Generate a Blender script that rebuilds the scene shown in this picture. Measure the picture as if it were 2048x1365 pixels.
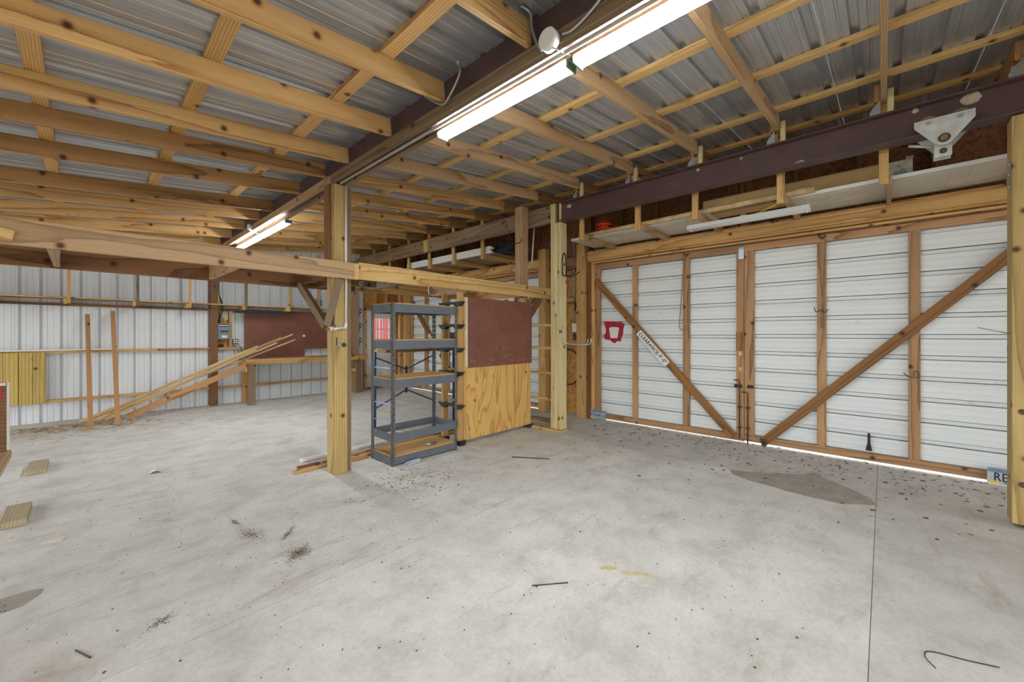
import bpy, bmesh, math, random
from mathutils import Vector, Matrix

# ------------------------------------------------------------------ clear
for o in list(bpy.data.objects):
    bpy.data.objects.remove(o, do_unlink=True)
S = bpy.context.scene
C = S.collection
R = random.Random(7)

# ------------------------------------------------------------------ camera
# world: +X towards the wall with the big doors, +Y along that wall towards the far end wall
cam = bpy.data.cameras.new('camera')
cam.sensor_fit = 'HORIZONTAL'
cam.sensor_width = 36.0
cam.lens = 36.0 * 800.0 / 2048.0
cam.shift_y = -14.5 / 2048.0
cam.clip_start = 0.05
cam.clip_end = 200
camo = bpy.data.objects.new('camera', cam)
C.objects.link(camo)
camo.location = (0, 0, 1.5)
camo.rotation_euler = (math.radians(90), 0, math.radians(42.9 - 90))
S.camera = camo

# ------------------------------------------------------------------ sky, exposure
world = bpy.data.worlds.new('overcast_sky')
S.world = world
world.use_nodes = True
bg = world.node_tree.nodes['Background']
bg.inputs['Color'].default_value = (0.93, 0.96, 1.0, 1)
bg.inputs['Strength'].default_value = 2.2
S.view_settings.view_transform = 'Standard'
S.view_settings.look = 'None'
S.view_settings.gamma = 1.0
S.view_settings.use_curve_mapping = False
S.view_settings.exposure = 0.75
LAMP = 44.0            # emission of the fluorescent lenses

# ------------------------------------------------------------------ materials
def lin(h):
    v = [int(h[i:i + 2], 16) / 255 for i in (0, 2, 4)]
    return tuple((q / 12.92 if q <= .04045 else ((q + .055) / 1.055) ** 2.4) for q in v) + (1,)

class NT:
    def __init__(s, name, rough=.6, metal=0.0, spec=None):
        s.m = bpy.data.materials.new(name); s.m.use_nodes = True
        s.t = s.m.node_tree; s.N = s.t.nodes; s.L = s.t.links
        s.b = s.N['Principled BSDF']
        s.b.inputs['Roughness'].default_value = rough
        s.b.inputs['Metallic'].default_value = metal
        if spec is not None: s.b.inputs['Specular IOR Level'].default_value = spec
    def node(s, typ, **kw):
        n = s.N.new(typ)
        for k, v in kw.items():
            if k in n.inputs: n.inputs[k].default_value = v
            else: setattr(n, k, v)
        return n
    def link(s, a, b): s.L.new(a, b)
    def obj(s, scale=(1, 1, 1), rand=True):
        tc = s.node('ShaderNodeTexCoord')
        mp = s.node('ShaderNodeMapping'); mp.inputs['Scale'].default_value = scale
        s.link(tc.outputs['Object'], mp.inputs['Vector'])
        if rand:
            oi = s.node('ShaderNodeObjectInfo')
            cm = s.node('ShaderNodeCombineXYZ')
            mu = s.node('ShaderNodeMath', operation='MULTIPLY'); mu.inputs[1].default_value = 37.0
            s.link(oi.outputs['Random'], mu.inputs[0])
            s.link(mu.outputs[0], cm.inputs[0])
            mu2 = s.node('ShaderNodeMath', operation='MULTIPLY'); mu2.inputs[1].default_value = 1.7
            s.link(oi.outputs['Random'], mu2.inputs[0])
            s.link(mu2.outputs[0], cm.inputs[1])
            s.link(cm.outputs[0], mp.inputs['Location'])
        return mp.outputs[0]
    def noise(s, vec, scale, detail=4, rough=.6, dist=0):
        n = s.node('ShaderNodeTexNoise'); n.inputs['Scale'].default_value = scale
        n.inputs['Detail'].default_value = detail; n.inputs['Roughness'].default_value = rough
        n.inputs['Distortion'].default_value = dist
        s.link(vec, n.inputs['Vector']); return n.outputs[0]
    def ramp(s, fac, stops):
        r = s.node('ShaderNodeValToRGB'); e = r.color_ramp.elements
        while len(e) > 1: e.remove(e[-1])
        e[0].position = stops[0][0]; e[0].color = stops[0][1]
        for p, c_ in stops[1:]:
            q = e.new(p); q.color = c_
        s.link(fac, r.inputs[0]); return r.outputs[0]
    def mix(s, fac, a, b, mode='MIX'):
        m = s.node('ShaderNodeMix', data_type='RGBA', blend_type=mode)
        if isinstance(fac, (int, float)): m.inputs[0].default_value = fac
        else: s.link(fac, m.inputs[0])
        for sock, v in ((m.inputs[6], a), (m.inputs[7], b)):
            if isinstance(v, tuple): sock.default_value = v
            else: s.link(v, sock)
        return m.outputs[2]
    def bump(s, h, strength=.3, dist=.005):
        b = s.node('ShaderNodeBump'); b.inputs['Strength'].default_value = strength
        b.inputs['Distance'].default_value = dist
        s.link(h, b.inputs['Height']); s.link(b.outputs[0], s.b.inputs['Normal'])
    def color(s, c_): s.link(c_, s.b.inputs['Base Color'])

def plain(name, hexc, rough=.5, metal=0.0, var=.12, scale=6, bump=0):
    n = NT(name, rough, metal); v = n.obj()
    a = lin(hexc); d = tuple(q * (1 - var * 1.6) for q in a[:3]) + (1,); l = tuple(min(1, q * (1 + var)) for q in a[:3]) + (1,)
    f = n.noise(v, scale, 5)
    n.color(n.ramp(f, [(.3, d), (.7, l)]))
    if bump: n.bump(f, bump)
    return n.m

def wood(name, light, dark, ring=19, knots=True, rough=.62, weather=0.0, vary=.25):
    n = NT(name, rough)
    v = n.obj((.09, 1, 1))
    dn = n.noise(v, 2.2, 2, .5)
    add = n.node('ShaderNodeVectorMath', operation='MULTIPLY_ADD')
    n.link(dn, add.inputs[0]); add.inputs[1].default_value = (0, .16, .10); n.link(v, add.inputs[2])
    w = n.node('ShaderNodeTexWave', wave_type='RINGS', rings_direction='X', wave_profile='SAW')
    w.inputs['Scale'].default_value = ring; w.inputs['Distortion'].default_value = 1.2
    w.inputs['Detail'].default_value = 2; w.inputs['Detail Scale'].default_value = 2
    n.link(add.outputs[0], w.inputs['Vector'])
    L, D = lin(light), lin(dark)
    M = tuple(L[i] * .62 + D[i] * .38 for i in range(3)) + (1,)
    col = n.ramp(w.outputs[1], [(0, L), (.45, L), (.8, M), (.97, D), (1, L)])
    # fine fibres
    vf = n.obj((1.5, 60, 60)); f = n.noise(vf, 3, 3)
    col = n.mix(.35, col, n.ramp(f, [(.3, (.55, .5, .45, 1)), (.65, (1.08, 1.06, 1.03, 1))]), 'MULTIPLY')
    # broad patches of weathering / sap
    vb = n.obj((.5, 2.5, 2.5)); f2 = n.noise(vb, 1.6, 4)
    col = n.mix(.55, col, n.ramp(f2, [(.3, (.72, .66, .6, 1)), (.6, (1.06, 1.05, 1.04, 1))]), 'MULTIPLY')
    if weather:
        col = n.mix(n.ramp(f2, [(.35, (0, 0, 0, 1)), (.75, (weather,) * 3 + (1,))]), col, lin('8f8577'))
    if knots:
        vk = n.obj((1, 1, 1)); sx = n.node('ShaderNodeSeparateXYZ'); n.link(vk, sx.inputs[0])
        ad = n.node('ShaderNodeMath', operation='ADD'); n.link(sx.outputs[1], ad.inputs[0]); n.link(sx.outputs[2], ad.inputs[1])
        cb_ = n.node('ShaderNodeCombineXYZ'); n.link(sx.outputs[0], cb_.inputs[0]); n.link(ad.outputs[0], cb_.inputs[1])
        vo = n.node('ShaderNodeTexVoronoi', voronoi_dimensions='2D'); vo.inputs['Scale'].default_value = 2.6; vo.inputs['Randomness'].default_value = 1
        n.link(cb_.outputs[0], vo.inputs['Vector'])
        k = n.ramp(vo.outputs['Distance'], [(.025, (.14, .09, .06, 1)), (.045, (.38, .27, .19, 1)), (.06, (.72, .62, .52, 1)), (.10, (1, 1, 1, 1))])
        col = n.mix(1.0, col, k, 'MULTIPLY')
    oi = n.node('ShaderNodeObjectInfo')
    hs = n.node('ShaderNodeHueSaturation')
    mr = n.node('ShaderNodeMapRange'); mr.inputs['To Min'].default_value = 1 - vary; mr.inputs['To Max'].default_value = 1 + vary * .55
    n.link(oi.outputs['Random'], mr.inputs[0]); n.link(mr.outputs[0], hs.inputs['Value'])
    n.link(col, hs.inputs['Color'])
    n.color(hs.outputs[0])
    n.bump(f, .12, .004)
    return n.m

def osb(name, a, b, c_):
    n = NT(name, .7); v = n.obj((1, 1, 1))
    vo = n.node('ShaderNodeTexVoronoi'); vo.inputs['Scale'].default_value = 34; n.link(v, vo.inputs['Vector'])
    col = n.ramp(vo.outputs['Color'], [(.1, lin(a)), (.5, lin(b)), (.9, lin(c_))])
    f = n.noise(v, 2, 3)
    col = n.mix(.5, col, n.ramp(f, [(.3, (.65, .6, .55, 1)), (.7, (1, 1, 1, 1))]), 'MULTIPLY')
    n.color(col); n.bump(vo.outputs['Distance'], .25, .003); return n.m

M = {}
M['pine'] = wood('rafter_pine', 'e0b678', 'a9763d', vary=.16)
M['pine2'] = wood('weathered_rafter_pine', 'c6a47a', '93714c', vary=.16, weather=.2)
M['pinelight'] = wood('pale_pine', 'e3bf7d', 'b98a48', vary=.1)
M['stud'] = wood('stud_pine', 'd8ad6c', 'a5763c', vary=.18)
M['door_wood'] = wood('door_frame_wood', 'bd9468', '865f3b', vary=.18)
M['brace_wood'] = wood('stained_brace_wood', '9c6c34', '5f3d1b', vary=.15)
M['treated'] = wood('treated_yellow_pine', 'c6ac6e', 'a08449', ring=12, vary=.12)
M['treated_pale'] = wood('pale_treated_pine', 'd6c896', 'bfab76', ring=14, vary=.08)
M['brown'] = wood('aged_brown_wood', '8a6038', '553719', vary=.2)
M['old'] = wood('grey_weathered_wood', '8d7452', '594530', vary=.18, weather=.35)
M['beamwood'] = wood('weathered_beam_wood', 'c2a074', '93714a', vary=.12, weather=.25)
M['picket'] = wood('green_tinged_picket', 'cbb162', '9a8136', ring=7, vary=.08)
M['strip'] = wood('pale_trim_strip', 'dcc08c', 'b18c54', knots=False, vary=.15)
M['redwood'] = wood('reddish_lumber', 'bf8f5e', '8a5f38', vary=.12)
M['greyblock'] = wood('grey_block_wood', 'bcae90', '97876a', knots=False, vary=.05)
M['oldrafter'] = wood('old_rafter_wood', 'b58a56', '7a552c', vary=.1)
M['peeled'] = plain('peeled_pole_wood', 'd2b585', .7, var=.2, scale=9)
M['osb'] = osb('osb_sheathing', 'b5853f', 'cf9c50', '9a6426')
M['osbdark'] = osb('dark_osb_sheathing', '7d5038', '94623f', '623c28')
M['particle'] = plain('particle_board', 'c29a62', .8, var=.12, scale=60)
M['card'] = plain('cardboard', 'b59666', .85, var=.06)

def plywood():
    n = NT('plywood_face', .6); v = n.obj((1, .22, 1), rand=False)
    d = n.noise(v, 2.2, 3, .55, .6)
    w = n.node('ShaderNodeMath', operation='MULTIPLY'); w.inputs[1].default_value = 9; n.link(d, w.inputs[0])
    fr = n.node('ShaderNodeMath', operation='FRACT'); n.link(w.outputs[0], fr.inputs[0])
    col = n.ramp(fr.outputs[0], [(0, lin('dcb26a')), (.6, lin('d2a55c')), (.85, lin('b98543')), (1, lin('d8ae66'))])
    vo = n.node('ShaderNodeTexVoronoi'); vo.inputs['Scale'].default_value = 3.4; n.link(n.obj(rand=False), vo.inputs['Vector'])
    col = n.mix(1, col, n.ramp(vo.outputs['Distance'], [(.05, (.3, .2, .13, 1)), (.08, (.75, .65, .55, 1)), (.12, (1, 1, 1, 1))]), 'MULTIPLY')
    n.color(col); return n.m
M['ply'] = plywood()

def pegboard():
    n = NT('brown_pegboard', .55); v = n.obj(rand=False)
    sc = n.node('ShaderNodeVectorMath', operation='SCALE'); sc.inputs['Scale'].default_value = 1 / .0254; n.link(v, sc.inputs[0])
    fr = n.node('ShaderNodeVectorMath', operation='FRACTION'); n.link(sc.outputs[0], fr.inputs[0])
    sx = n.node('ShaderNodeSeparateXYZ'); n.link(fr.outputs[0], sx.inputs[0])
    cb = n.node('ShaderNodeCombineXYZ'); n.link(sx.outputs[0], cb.inputs[0]); n.link(sx.outputs[1], cb.inputs[1]); cb.inputs[2].default_value = .5
    ds = n.node('ShaderNodeVectorMath', operation='DISTANCE'); n.link(cb.outputs[0], ds.inputs[0]); ds.inputs[1].default_value = (.5, .5, .5)
    f = n.noise(v, 3, 5)
    base = n.ramp(f, [(.3, lin('75483a')), (.7, lin('8a5746'))])
    hole = n.ramp(ds.outputs['Value'], [(.12, (.3, .25, .22, 1)), (.17, (1, 1, 1, 1))])
    n.color(n.mix(1, base, hole, 'MULTIPLY')); return n.m
M['peg'] = pegboard()

def galvanised():
    n = NT('galvanised_roof_sheet', .42, .6)
    v = n.obj((.5, 22, 1)); f = n.noise(v, 3, 4)
    col = n.ramp(f, [(.25, lin('b2b5b8')), (.75, lin('cdd1d4'))])
    f2 = n.noise(n.obj((.8, .8, .8)), 1.3, 4)
    col = n.mix(.6, col, n.ramp(f2, [(.35, (.78, .75, .72, 1)), (.65, (1, 1, 1, 1))]), 'MULTIPLY')
    n.color(col)
    rr = n.ramp(f, [(.3, (.28,) * 3 + (1,)), (.8, (.4,) * 3 + (1,))]); n.link(rr, n.b.inputs['Roughness'])
    return n.m
M['galv'] = galvanised()

def whitemetal(name, a, b, dirty):
    n = NT(name, .38); v = n.obj((.6, 3, 1)); f = n.noise(v, 2, 4)
    col = n.ramp(f, [(.3, lin(a)), (.7, lin(b))])
    f2 = n.noise(n.obj((1, 1, 1)), 5, 6, .7)
    col = n.mix(1, col, n.ramp(f2, [(.28, dirty), (.36, (1, 1, 1, 1))]), 'MULTIPLY')
    n.color(col); return n.m
M['wallmetal'] = whitemetal('white_wall_sheet', 'd8dcde', 'e0e4e5', (.72, .72, .70, 1))
M['doormetal'] = whitemetal('white_door_sheet', 'dfe4e2', 'e5e9e8', (.75, .74, .68, 1))

def steelpaint():
    n = NT('maroon_primer_steel', .45); v = n.obj()
    f = n.noise(v, 5, 6, .7)
    col = n.ramp(f, [(.3, lin('463233')), (.7, lin('5d4340'))])
    sp = n.noise(n.obj((6, 30, 30)), 2.5, 4, .75)
    col = n.mix(n.ramp(sp, [(.62, (0, 0, 0, 1)), (.72, (.5,) * 3 + (1,))]), col, lin('8f7a74'))
    n.color(col); return n.m
M['maroon'] = steelpaint()

def concrete():
    n = NT('concrete_slab', .78); tc = n.node('ShaderNodeTexCoord')
    g = n.node('ShaderNodeNewGeometry'); pos = g.outputs['Position']
    f1 = n.noise(pos, .55, 5, .6); f2 = n.noise(pos, 3.2, 7, .68); f3 = n.noise(pos, 38, 4, .7)
    col = n.ramp(f2, [(.26, lin('bab7af')), (.5, lin('d3d1cb')), (.74, lin('e1dfda'))])
    col = n.mix(.6, col, n.ramp(f1, [(.32, (.80, .78, .75, 1)), (.62, (1.04, 1.03, 1.02, 1))]), 'MULTIPLY')
    # brown rubbed-in dirt stretched along the traffic direction
    mp = n.node('ShaderNodeMapping'); mp.inputs['Scale'].default_value = (.9, 3.6, 1); mp.inputs['Rotation'].default_value = (0, 0, .5)
    n.link(pos, mp.inputs['Vector'])
    f4 = n.noise(mp.outputs[0], 1.5, 7, .72, .6)
    col = n.mix(n.ramp(f4, [(.56, (0, 0, 0, 1)), (.74, (.55,) * 3 + (1,))]), col, lin('948776'))
    col = n.mix(.4, col, n.ramp(f3, [(.35, (.7, .69, .67, 1)), (.65, (1, 1, 1, 1))]), 'MULTIPLY')
    f5 = n.noise(pos, 17, 3, .6)
    col = n.mix(n.ramp(f5, [(.68, (0, 0, 0, 1)), (.74, (.45,) * 3 + (1,))]), col, lin('7d7363'))
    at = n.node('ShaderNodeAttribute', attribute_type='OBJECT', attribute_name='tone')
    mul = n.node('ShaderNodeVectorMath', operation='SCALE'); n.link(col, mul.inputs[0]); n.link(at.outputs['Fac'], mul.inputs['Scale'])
    n.color(mul.outputs[0]); n.bump(f3, .25, .003); return n.m
M['concrete'] = concrete()
M['joint'] = plain('joint_filler', '6f675b', .9)
M['damp'] = plain('damp_concrete', 'a09b90', .6, var=.14, scale=7)
M['rib_shade_dirt'] = plain('rib_flank_shade_and_dirt', '7e827a', .8, var=.3, scale=9)  # door rib flanks: dirt plus the dark recess shade painted into the colour
M['grime'] = plain('grey_grime', '6c6355', .9, var=.3, scale=20)
M['shelfgrey'] = plain('grey_painted_steel', '666e76', .42, .15, var=.1, scale=9)
M['legwear'] = plain('scuffed_grey_steel', '6a6b68', .45, .35, var=.3, scale=50)
M['blackplastic'] = plain('black_plastic', '25282b', .45, var=.1)
M['black'] = plain('black_steel', '1d1b1b', .45, .2, var=.1)
M['iron'] = plain('rusty_iron', '5e4a3c', .6, .5, var=.3, scale=30)
M['zinc'] = plain('zinc_steel', 'b4b8ba', .35, .8, var=.1)
M['trolleymetal'] = plain('white_painted_plate', 'c6c9c3', .45, .2, var=.14, scale=11)
M['brass'] = plain('worn_brass', '8d7a55', .4, .7, var=.2)
M['pvc'] = plain('white_pvc', 'dcdad2', .4, var=.04)
M['conduit'] = plain('grey_conduit', 'b3aea4', .45, var=.06)
M['white'] = plain('white_paint', 'e4e5e2', .5, var=.04)
M['doorslab'] = plain('primed_door_slab', 'cfc9bb', .6, var=.08, scale=3)
M['dooredge'] = plain('white_door_edge', 'e9e8e4', .5, var=.03)
M['fixture'] = plain('white_enamel', 'e2e3e1', .35, var=.03)
M['panelgrey'] = plain('grey_enamel_box', '7f8b93', .45, var=.06)
M['orange'] = plain('orange_plastic', 'd8401c', .45, var=.08)
M['yellow'] = plain('yellow_cord_jacket', 'd2b92a', .5, var=.1)
M['blue'] = plain('blue_painted_tube', '2e4670', .4, .1, var=.15)
M['bluelight'] = plain('rubbed_blue_tube', '9db4d6', .4, .2, var=.15)
M['red'] = plain('red_spray_paint', 'b01f28', .6, var=.2, scale=14)
M['signwhite'] = plain('sign_white', 'e6e8ea', .4, var=.02)
M['ink'] = plain('black_ink', '1b1d22', .6, var=.02)
M['navy'] = plain('navy_print', '2a2f52', .7, var=.05)
M['plateblue'] = plain('plate_blue', '6f86a0', .4, var=.15, scale=20)
M['plate'] = plain('plate_white', 'b4bdc6', .35, .1, var=.06)
M['stickeryellow'] = plain('sticker_yellow', 'd9c03c', .5, var=.04)
M['plategreen'] = plain('plate_green', '6f9a84', .5, var=.05)
M['jacket'] = plain('dark_fabric', '2b2f38', .95, var=.4, scale=40)
M['leaf'] = plain('dry_leaf', '6b5b48', .9, var=.5, scale=2)
M['twig'] = plain('dark_twig', '544a3f', .9, var=.3)
M['soil'] = plain('loose_soil', '7a6f61', .95, var=.35, scale=60)
M['straw'] = plain('pine_straw', '9a7d4e', .9, var=.35, scale=3)
M['mud'] = plain('mud_dauber_clay', 'b8ab92', .9, var=.15, scale=30)
M['paper'] = plain('paper_scrap', 'd9d5c4', .8, var=.08)
M['paint_y'] = plain('dried_yellow_paint', 'cfc09a', .7, var=.15, scale=30)
M['orange_bit'] = plain('orange_scrap', 'd2952a', .7, var=.1)
M['rope'] = plain('old_rope', '8d8168', .9, var=.2, scale=40)
M['redsiding'] = plain('red_siding', '9c4a48', .7, var=.1)
M['grass'] = plain('outside_ground', '9a927f', .95, var=.2, scale=2)
M['greenend'] = plain('green_endcap', '5c7a66', .5, var=.1)
M['wrapwhite'] = plain('house_wrap', 'd4d6dc', .6, var=.05)
M['oldbox'] = plain('grey_printed_carton', 'b9b49a', .85, var=.3, scale=25)
M['grille'] = plain('dark_grey_fixture', '3a4046', .45, var=.05)

def emis(name, col, st):
    n = NT(name, .5); n.b.inputs['Emission Color'].default_value = col; n.b.inputs['Emission Strength'].default_value = st
    n.b.inputs['Base Color'].default_value = (.9, .9, .9, 1); return n.m
M['lamp'] = emis('lit_lamp_lens', (.93, .97, 1.0, 1), LAMP)
gl = NT('window_glass', .03); gl.b.inputs['Transmission Weight'].default_value = 1.0; gl.b.inputs['Base Color'].default_value = (.96, .97, .97, 1)
gl.b.inputs['IOR'].default_value = 1.1
M['glass'] = gl.m

# ------------------------------------------------------------------ builders
WM = {}      # world matrix of every object made here
def wm(o): return WM.get(o.name, Matrix.Identity(4))
def place(o, mat4, parent=None):
    C.objects.link(o)
    if parent is not None:
        o.parent = parent
        o.matrix_parent_inverse = wm(parent).inverted()
    o.matrix_basis = mat4
    WM[o.name] = mat4.copy()
    return o
def tag(o, label=None, cat=None, group=None, kind=None):
    if label: o['label'] = label
    if cat: o['category'] = cat
    if group: o['group'] = group
    if kind: o['kind'] = kind
    return o
def thing(name, label, cat, loc=(0, 0, 0), group=None, kind=None):
    o = bpy.data.objects.new(name, None); o.empty_display_size = .1
    place(o, Matrix.Translation(Vector(loc)))
    return tag(o, label, cat, group, kind)
def obj(name, me, mat, mat4=Matrix.Identity(4), parent=None):
    if isinstance(mat, str): mat = M[mat]
    if not me.materials: me.materials.append(mat)
    o = bpy.data.objects.new(name, me)
    return place(o, mat4, parent)
def from_bm(bm, name):
    me = bpy.data.meshes.new(name); bm.normal_update(); bm.to_mesh(me); bm.free(); return me
def box_mesh(name, lx, ly, lz, bev=.0):
    bm = bmesh.new(); bmesh.ops.create_cube(bm, size=1)
    bmesh.ops.scale(bm, vec=(lx, ly, lz), verts=bm.verts)
    if bev: bmesh.ops.bevel(bm, geom=bm.edges[:], offset=min(bev, .3 * min(lx, ly, lz)), segments=1, affect='EDGES')
    return from_bm(bm, name)
def frame(x, up):
    x = Vector(x).normalized(); up = Vector(up)
    y = up.cross(x)
    if y.length < 1e-5: y = Vector((0, 1, 0)).cross(x)
    if y.length < 1e-5: y = Vector((1, 0, 0)).cross(x)
    y.normalize(); z = x.cross(y)
    return Matrix((x, y, z)).transposed().to_4x4()
def board(name, p0, p1, w, h, mat, parent=None, up=(0, 0, 1), bev=.003):
    """box running p0 -> p1 (centre line); w sideways, h along up; its length is the local X axis"""
    p0, p1 = Vector(p0), Vector(p1); L = (p1 - p0).length
    me = box_mesh(name, L, w, h, bev)
    return obj(name, me, mat, Matrix.Translation((p0 + p1) / 2) @ frame(p1 - p0, up), parent)
def box(name, x0, x1, y0, y1, z0, z1, mat, parent=None, bev=.003):
    d = (x1 - x0, y1 - y0, z1 - z0); c_ = Vector(((x0 + x1) / 2, (y0 + y1) / 2, (z0 + z1) / 2))
    a = max(range(3), key=lambda i: d[i])
    if a == 0: p, q, w, h, up = Vector((x0, c_.y, c_.z)), Vector((x1, c_.y, c_.z)), d[1], d[2], (0, 0, 1)
    elif a == 1: p, q, w, h, up = Vector((c_.x, y0, c_.z)), Vector((c_.x, y1, c_.z)), d[0], d[2], (0, 0, 1)
    else: p, q, w, h, up = Vector((c_.x, c_.y, z0)), Vector((c_.x, c_.y, z1)), d[0], d[1], (0, 1, 0)
    return board(name, p, q, w, h, mat, parent, up, bev)
def panel(name, x0, x1, y0, y1, z0, z1, mat, parent=None, bev=.001):
    """like box, local axes kept so that X,Y lie in the sheet's plane (for sheet materials)"""
    d = (x1 - x0, y1 - y0, z1 - z0); c_ = Vector(((x0 + x1) / 2, (y0 + y1) / 2, (z0 + z1) / 2))
    a = min(range(3), key=lambda i: d[i])
    if a == 0: rot = Matrix(((0, 0, 1), (1, 0, 0), (0, 1, 0))).to_4x4(); dims = (d[1], d[2], d[0])
    elif a == 1: rot = Matrix(((1, 0, 0), (0, 0, -1), (0, 1, 0))).to_4x4(); dims = (d[0], d[2], d[1])
    else: rot = Matrix.Identity(4); dims = d
    return obj(name, box_mesh(name, *dims, bev), mat, Matrix.Translation(c_) @ rot, parent)
def tube(name, pts, r, mat, parent=None, n=8, caps=True):
    pts = [Vector(p) for p in pts]; o0 = pts[0].copy(); bm = bmesh.new(); rings = []
    prev = None
    for i, p in enumerate(pts):
        t = (pts[min(i + 1, len(pts) - 1)] - pts[max(i - 1, 0)]).normalized()
        a = t.cross(Vector((0, 0, 1))) if prev is None else prev - t * prev.dot(t)
        if a.length < 1e-4: a = t.cross(Vector((1, 0, 0)))
        a.normalize(); prev = a; b = t.cross(a)
        rr = r[i] if isinstance(r, (list, tuple)) else r
        rings.append([bm.verts.new(p - o0 + (a * math.cos(k * 2 * math.pi / n) + b * math.sin(k * 2 * math.pi / n)) * rr) for k in range(n)])
    for A, B in zip(rings, rings[1:]):
        for k in range(n):
            f = bm.faces.new((A[k], A[(k + 1) % n], B[(k + 1) % n], B[k])); f.smooth = True
    if caps:
        bm.faces.new(rings[0][::-1]); bm.faces.new(rings[-1])
    bmesh.ops.recalc_face_normals(bm, faces=bm.faces)
    return obj(name, from_bm(bm, name), mat, Matrix.Translation(o0), parent)
def cyl(name, p0, p1, r, mat, parent=None, n=14): return tube(name, [p0, p1], r, mat, parent, n)
def curve(ctrl, k=6):
    c_ = [Vector(p) for p in ctrl]; c_ = [c_[0] * 2 - c_[1]] + c_ + [c_[-1] * 2 - c_[-2]]; out = []
    for i in range(1, len(c_) - 2):
        a, b, c2, d = c_[i - 1:i + 3]
        for j in range(k):
            t = j / k
            out.append(.5 * ((2 * b) + (c2 - a) * t + (2 * a - 5 * b + 4 * c2 - d) * t * t + (3 * b - a - 3 * c2 + d) * t ** 3))
    out.append(c_[-2]); return out
def prism(name, poly, thick, mat4, mat, parent=None, bev=0):
    """polygon in local XY extruded to local +Z by thick"""
    bm = bmesh.new(); vs = [bm.verts.new((p[0], p[1], 0)) for p in poly]; f = bm.faces.new(vs)
    r = bmesh.ops.extrude_face_region(bm, geom=[f])
    bmesh.ops.translate(bm, vec=(0, 0, thick), verts=[v for v in r['geom'] if isinstance(v, bmesh.types.BMVert)])
    bmesh.ops.recalc_face_normals(bm, faces=bm.faces)
    return obj(name, from_bm(bm, name), mat, mat4, parent)
def axes(o, x, y):
    x, y = Vector(x).normalized(), Vector(y).normalized(); z = x.cross(y)
    return Matrix.Translation(Vector(o)) @ Matrix((x, y, z)).transposed().to_4x4()
def text(name, body, size, mat4, mat, parent, align='CENTER', depth=.0006, sx=1.0, spacing=1.0, bold=.0):
    cu = bpy.data.curves.new(name, 'FONT'); cu.body = body; cu.size = size; cu.align_x = align; cu.align_y = 'CENTER'
    cu.extrude = depth; cu.resolution_u = 3; cu.space_character = spacing; cu.offset = bold * size
    t = bpy.data.objects.new(name, cu); C.objects.link(t)
    dg = bpy.context.evaluated_depsgraph_get()
    me = bpy.data.meshes.new_from_object(t.evaluated_get(dg)); bpy.data.objects.remove(t, do_unlink=True)
    me.materials.clear()
    return obj(name, me, mat, mat4 @ Matrix.Diagonal((sx, 1, 1, 1)), parent)
def ribbed(name, length, width, mat4, mat, parent=None, pitch=.2286, hgt=.019, minor=.0035, start=.0, sign=1, sd=.012, hw=.020, flank=None):
    """profiled sheet: length along local X, width along local Y, ribs stand out in local +Z*sign"""
    prof = []; y = start - pitch
    while y < width + pitch:
        for dy, z in ((-hw - sd, 0), (-hw, hgt), (hw, hgt), (hw + sd, 0), (.066, 0), (.072, minor), (.082, minor), (.088, 0), (.14, 0), (.146, minor), (.156, minor), (.162, 0)):
            yy = y + dy
            if 0 < yy < width: prof.append((yy, z * sign))
        y += pitch
    prof = [(0, prof[0][1] if prof else 0)] + prof + [(width, prof[-1][1] if prof else 0)]
    vs = []; fs = []
    for x in (0, length):
        for yy, z in prof: vs.append((x, yy, z))
    k = len(prof)
    for i in range(k - 1): fs.append((i, i + 1, k + i + 1, k + i))
    me = bpy.data.meshes.new(name); me.from_pydata(vs, [], fs); me.update()
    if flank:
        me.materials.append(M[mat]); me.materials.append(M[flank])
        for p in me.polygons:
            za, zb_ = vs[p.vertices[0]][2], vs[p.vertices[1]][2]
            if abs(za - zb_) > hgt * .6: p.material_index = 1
    return obj(name, me, mat, mat4, parent)
def uv_blob(name, centre, rad, mat, parent=None, seed=1, rough=.25, seg=14, rings=9, flat=False):
    rr = random.Random(seed); bm = bmesh.new(); bmesh.ops.create_uvsphere(bm, u_segments=seg, v_segments=rings, radius=1)
    ph = [rr.uniform(0, 6.28) for _ in range(6)]
    for v in bm.verts:
        c_ = v.co.normalized()
        s_ = 1 + rough * (math.sin(3 * c_.x + ph[0]) * math.sin(4 * c_.y + ph[1]) + .6 * math.sin(7 * c_.x + 5 * c_.z + ph[2]) * math.cos(6 * c_.y + ph[3]))
        v.co = Vector((c_.x * rad[0], c_.y * rad[1], c_.z * rad[2])) * s_
        if flat and v.co.z < 0: v.co.z = 0
    for f in bm.faces: f.smooth = True
    return obj(name, from_bm(bm, name), mat, Matrix.Translation(Vector(centre)), parent)
ZUP = Vector((0, 0, 1))
# frames for flat things: on the door wall (facing -X, text reads towards -Y) and on the end wall (facing -Y)
def on_door_wall(x, y, z): return axes((x, y, z), (0, -1, 0), (0, 0, 1))
def on_end_wall(x, y, z): return axes((x, y, z), (1, 0, 0), (0, 0, 1))

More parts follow.
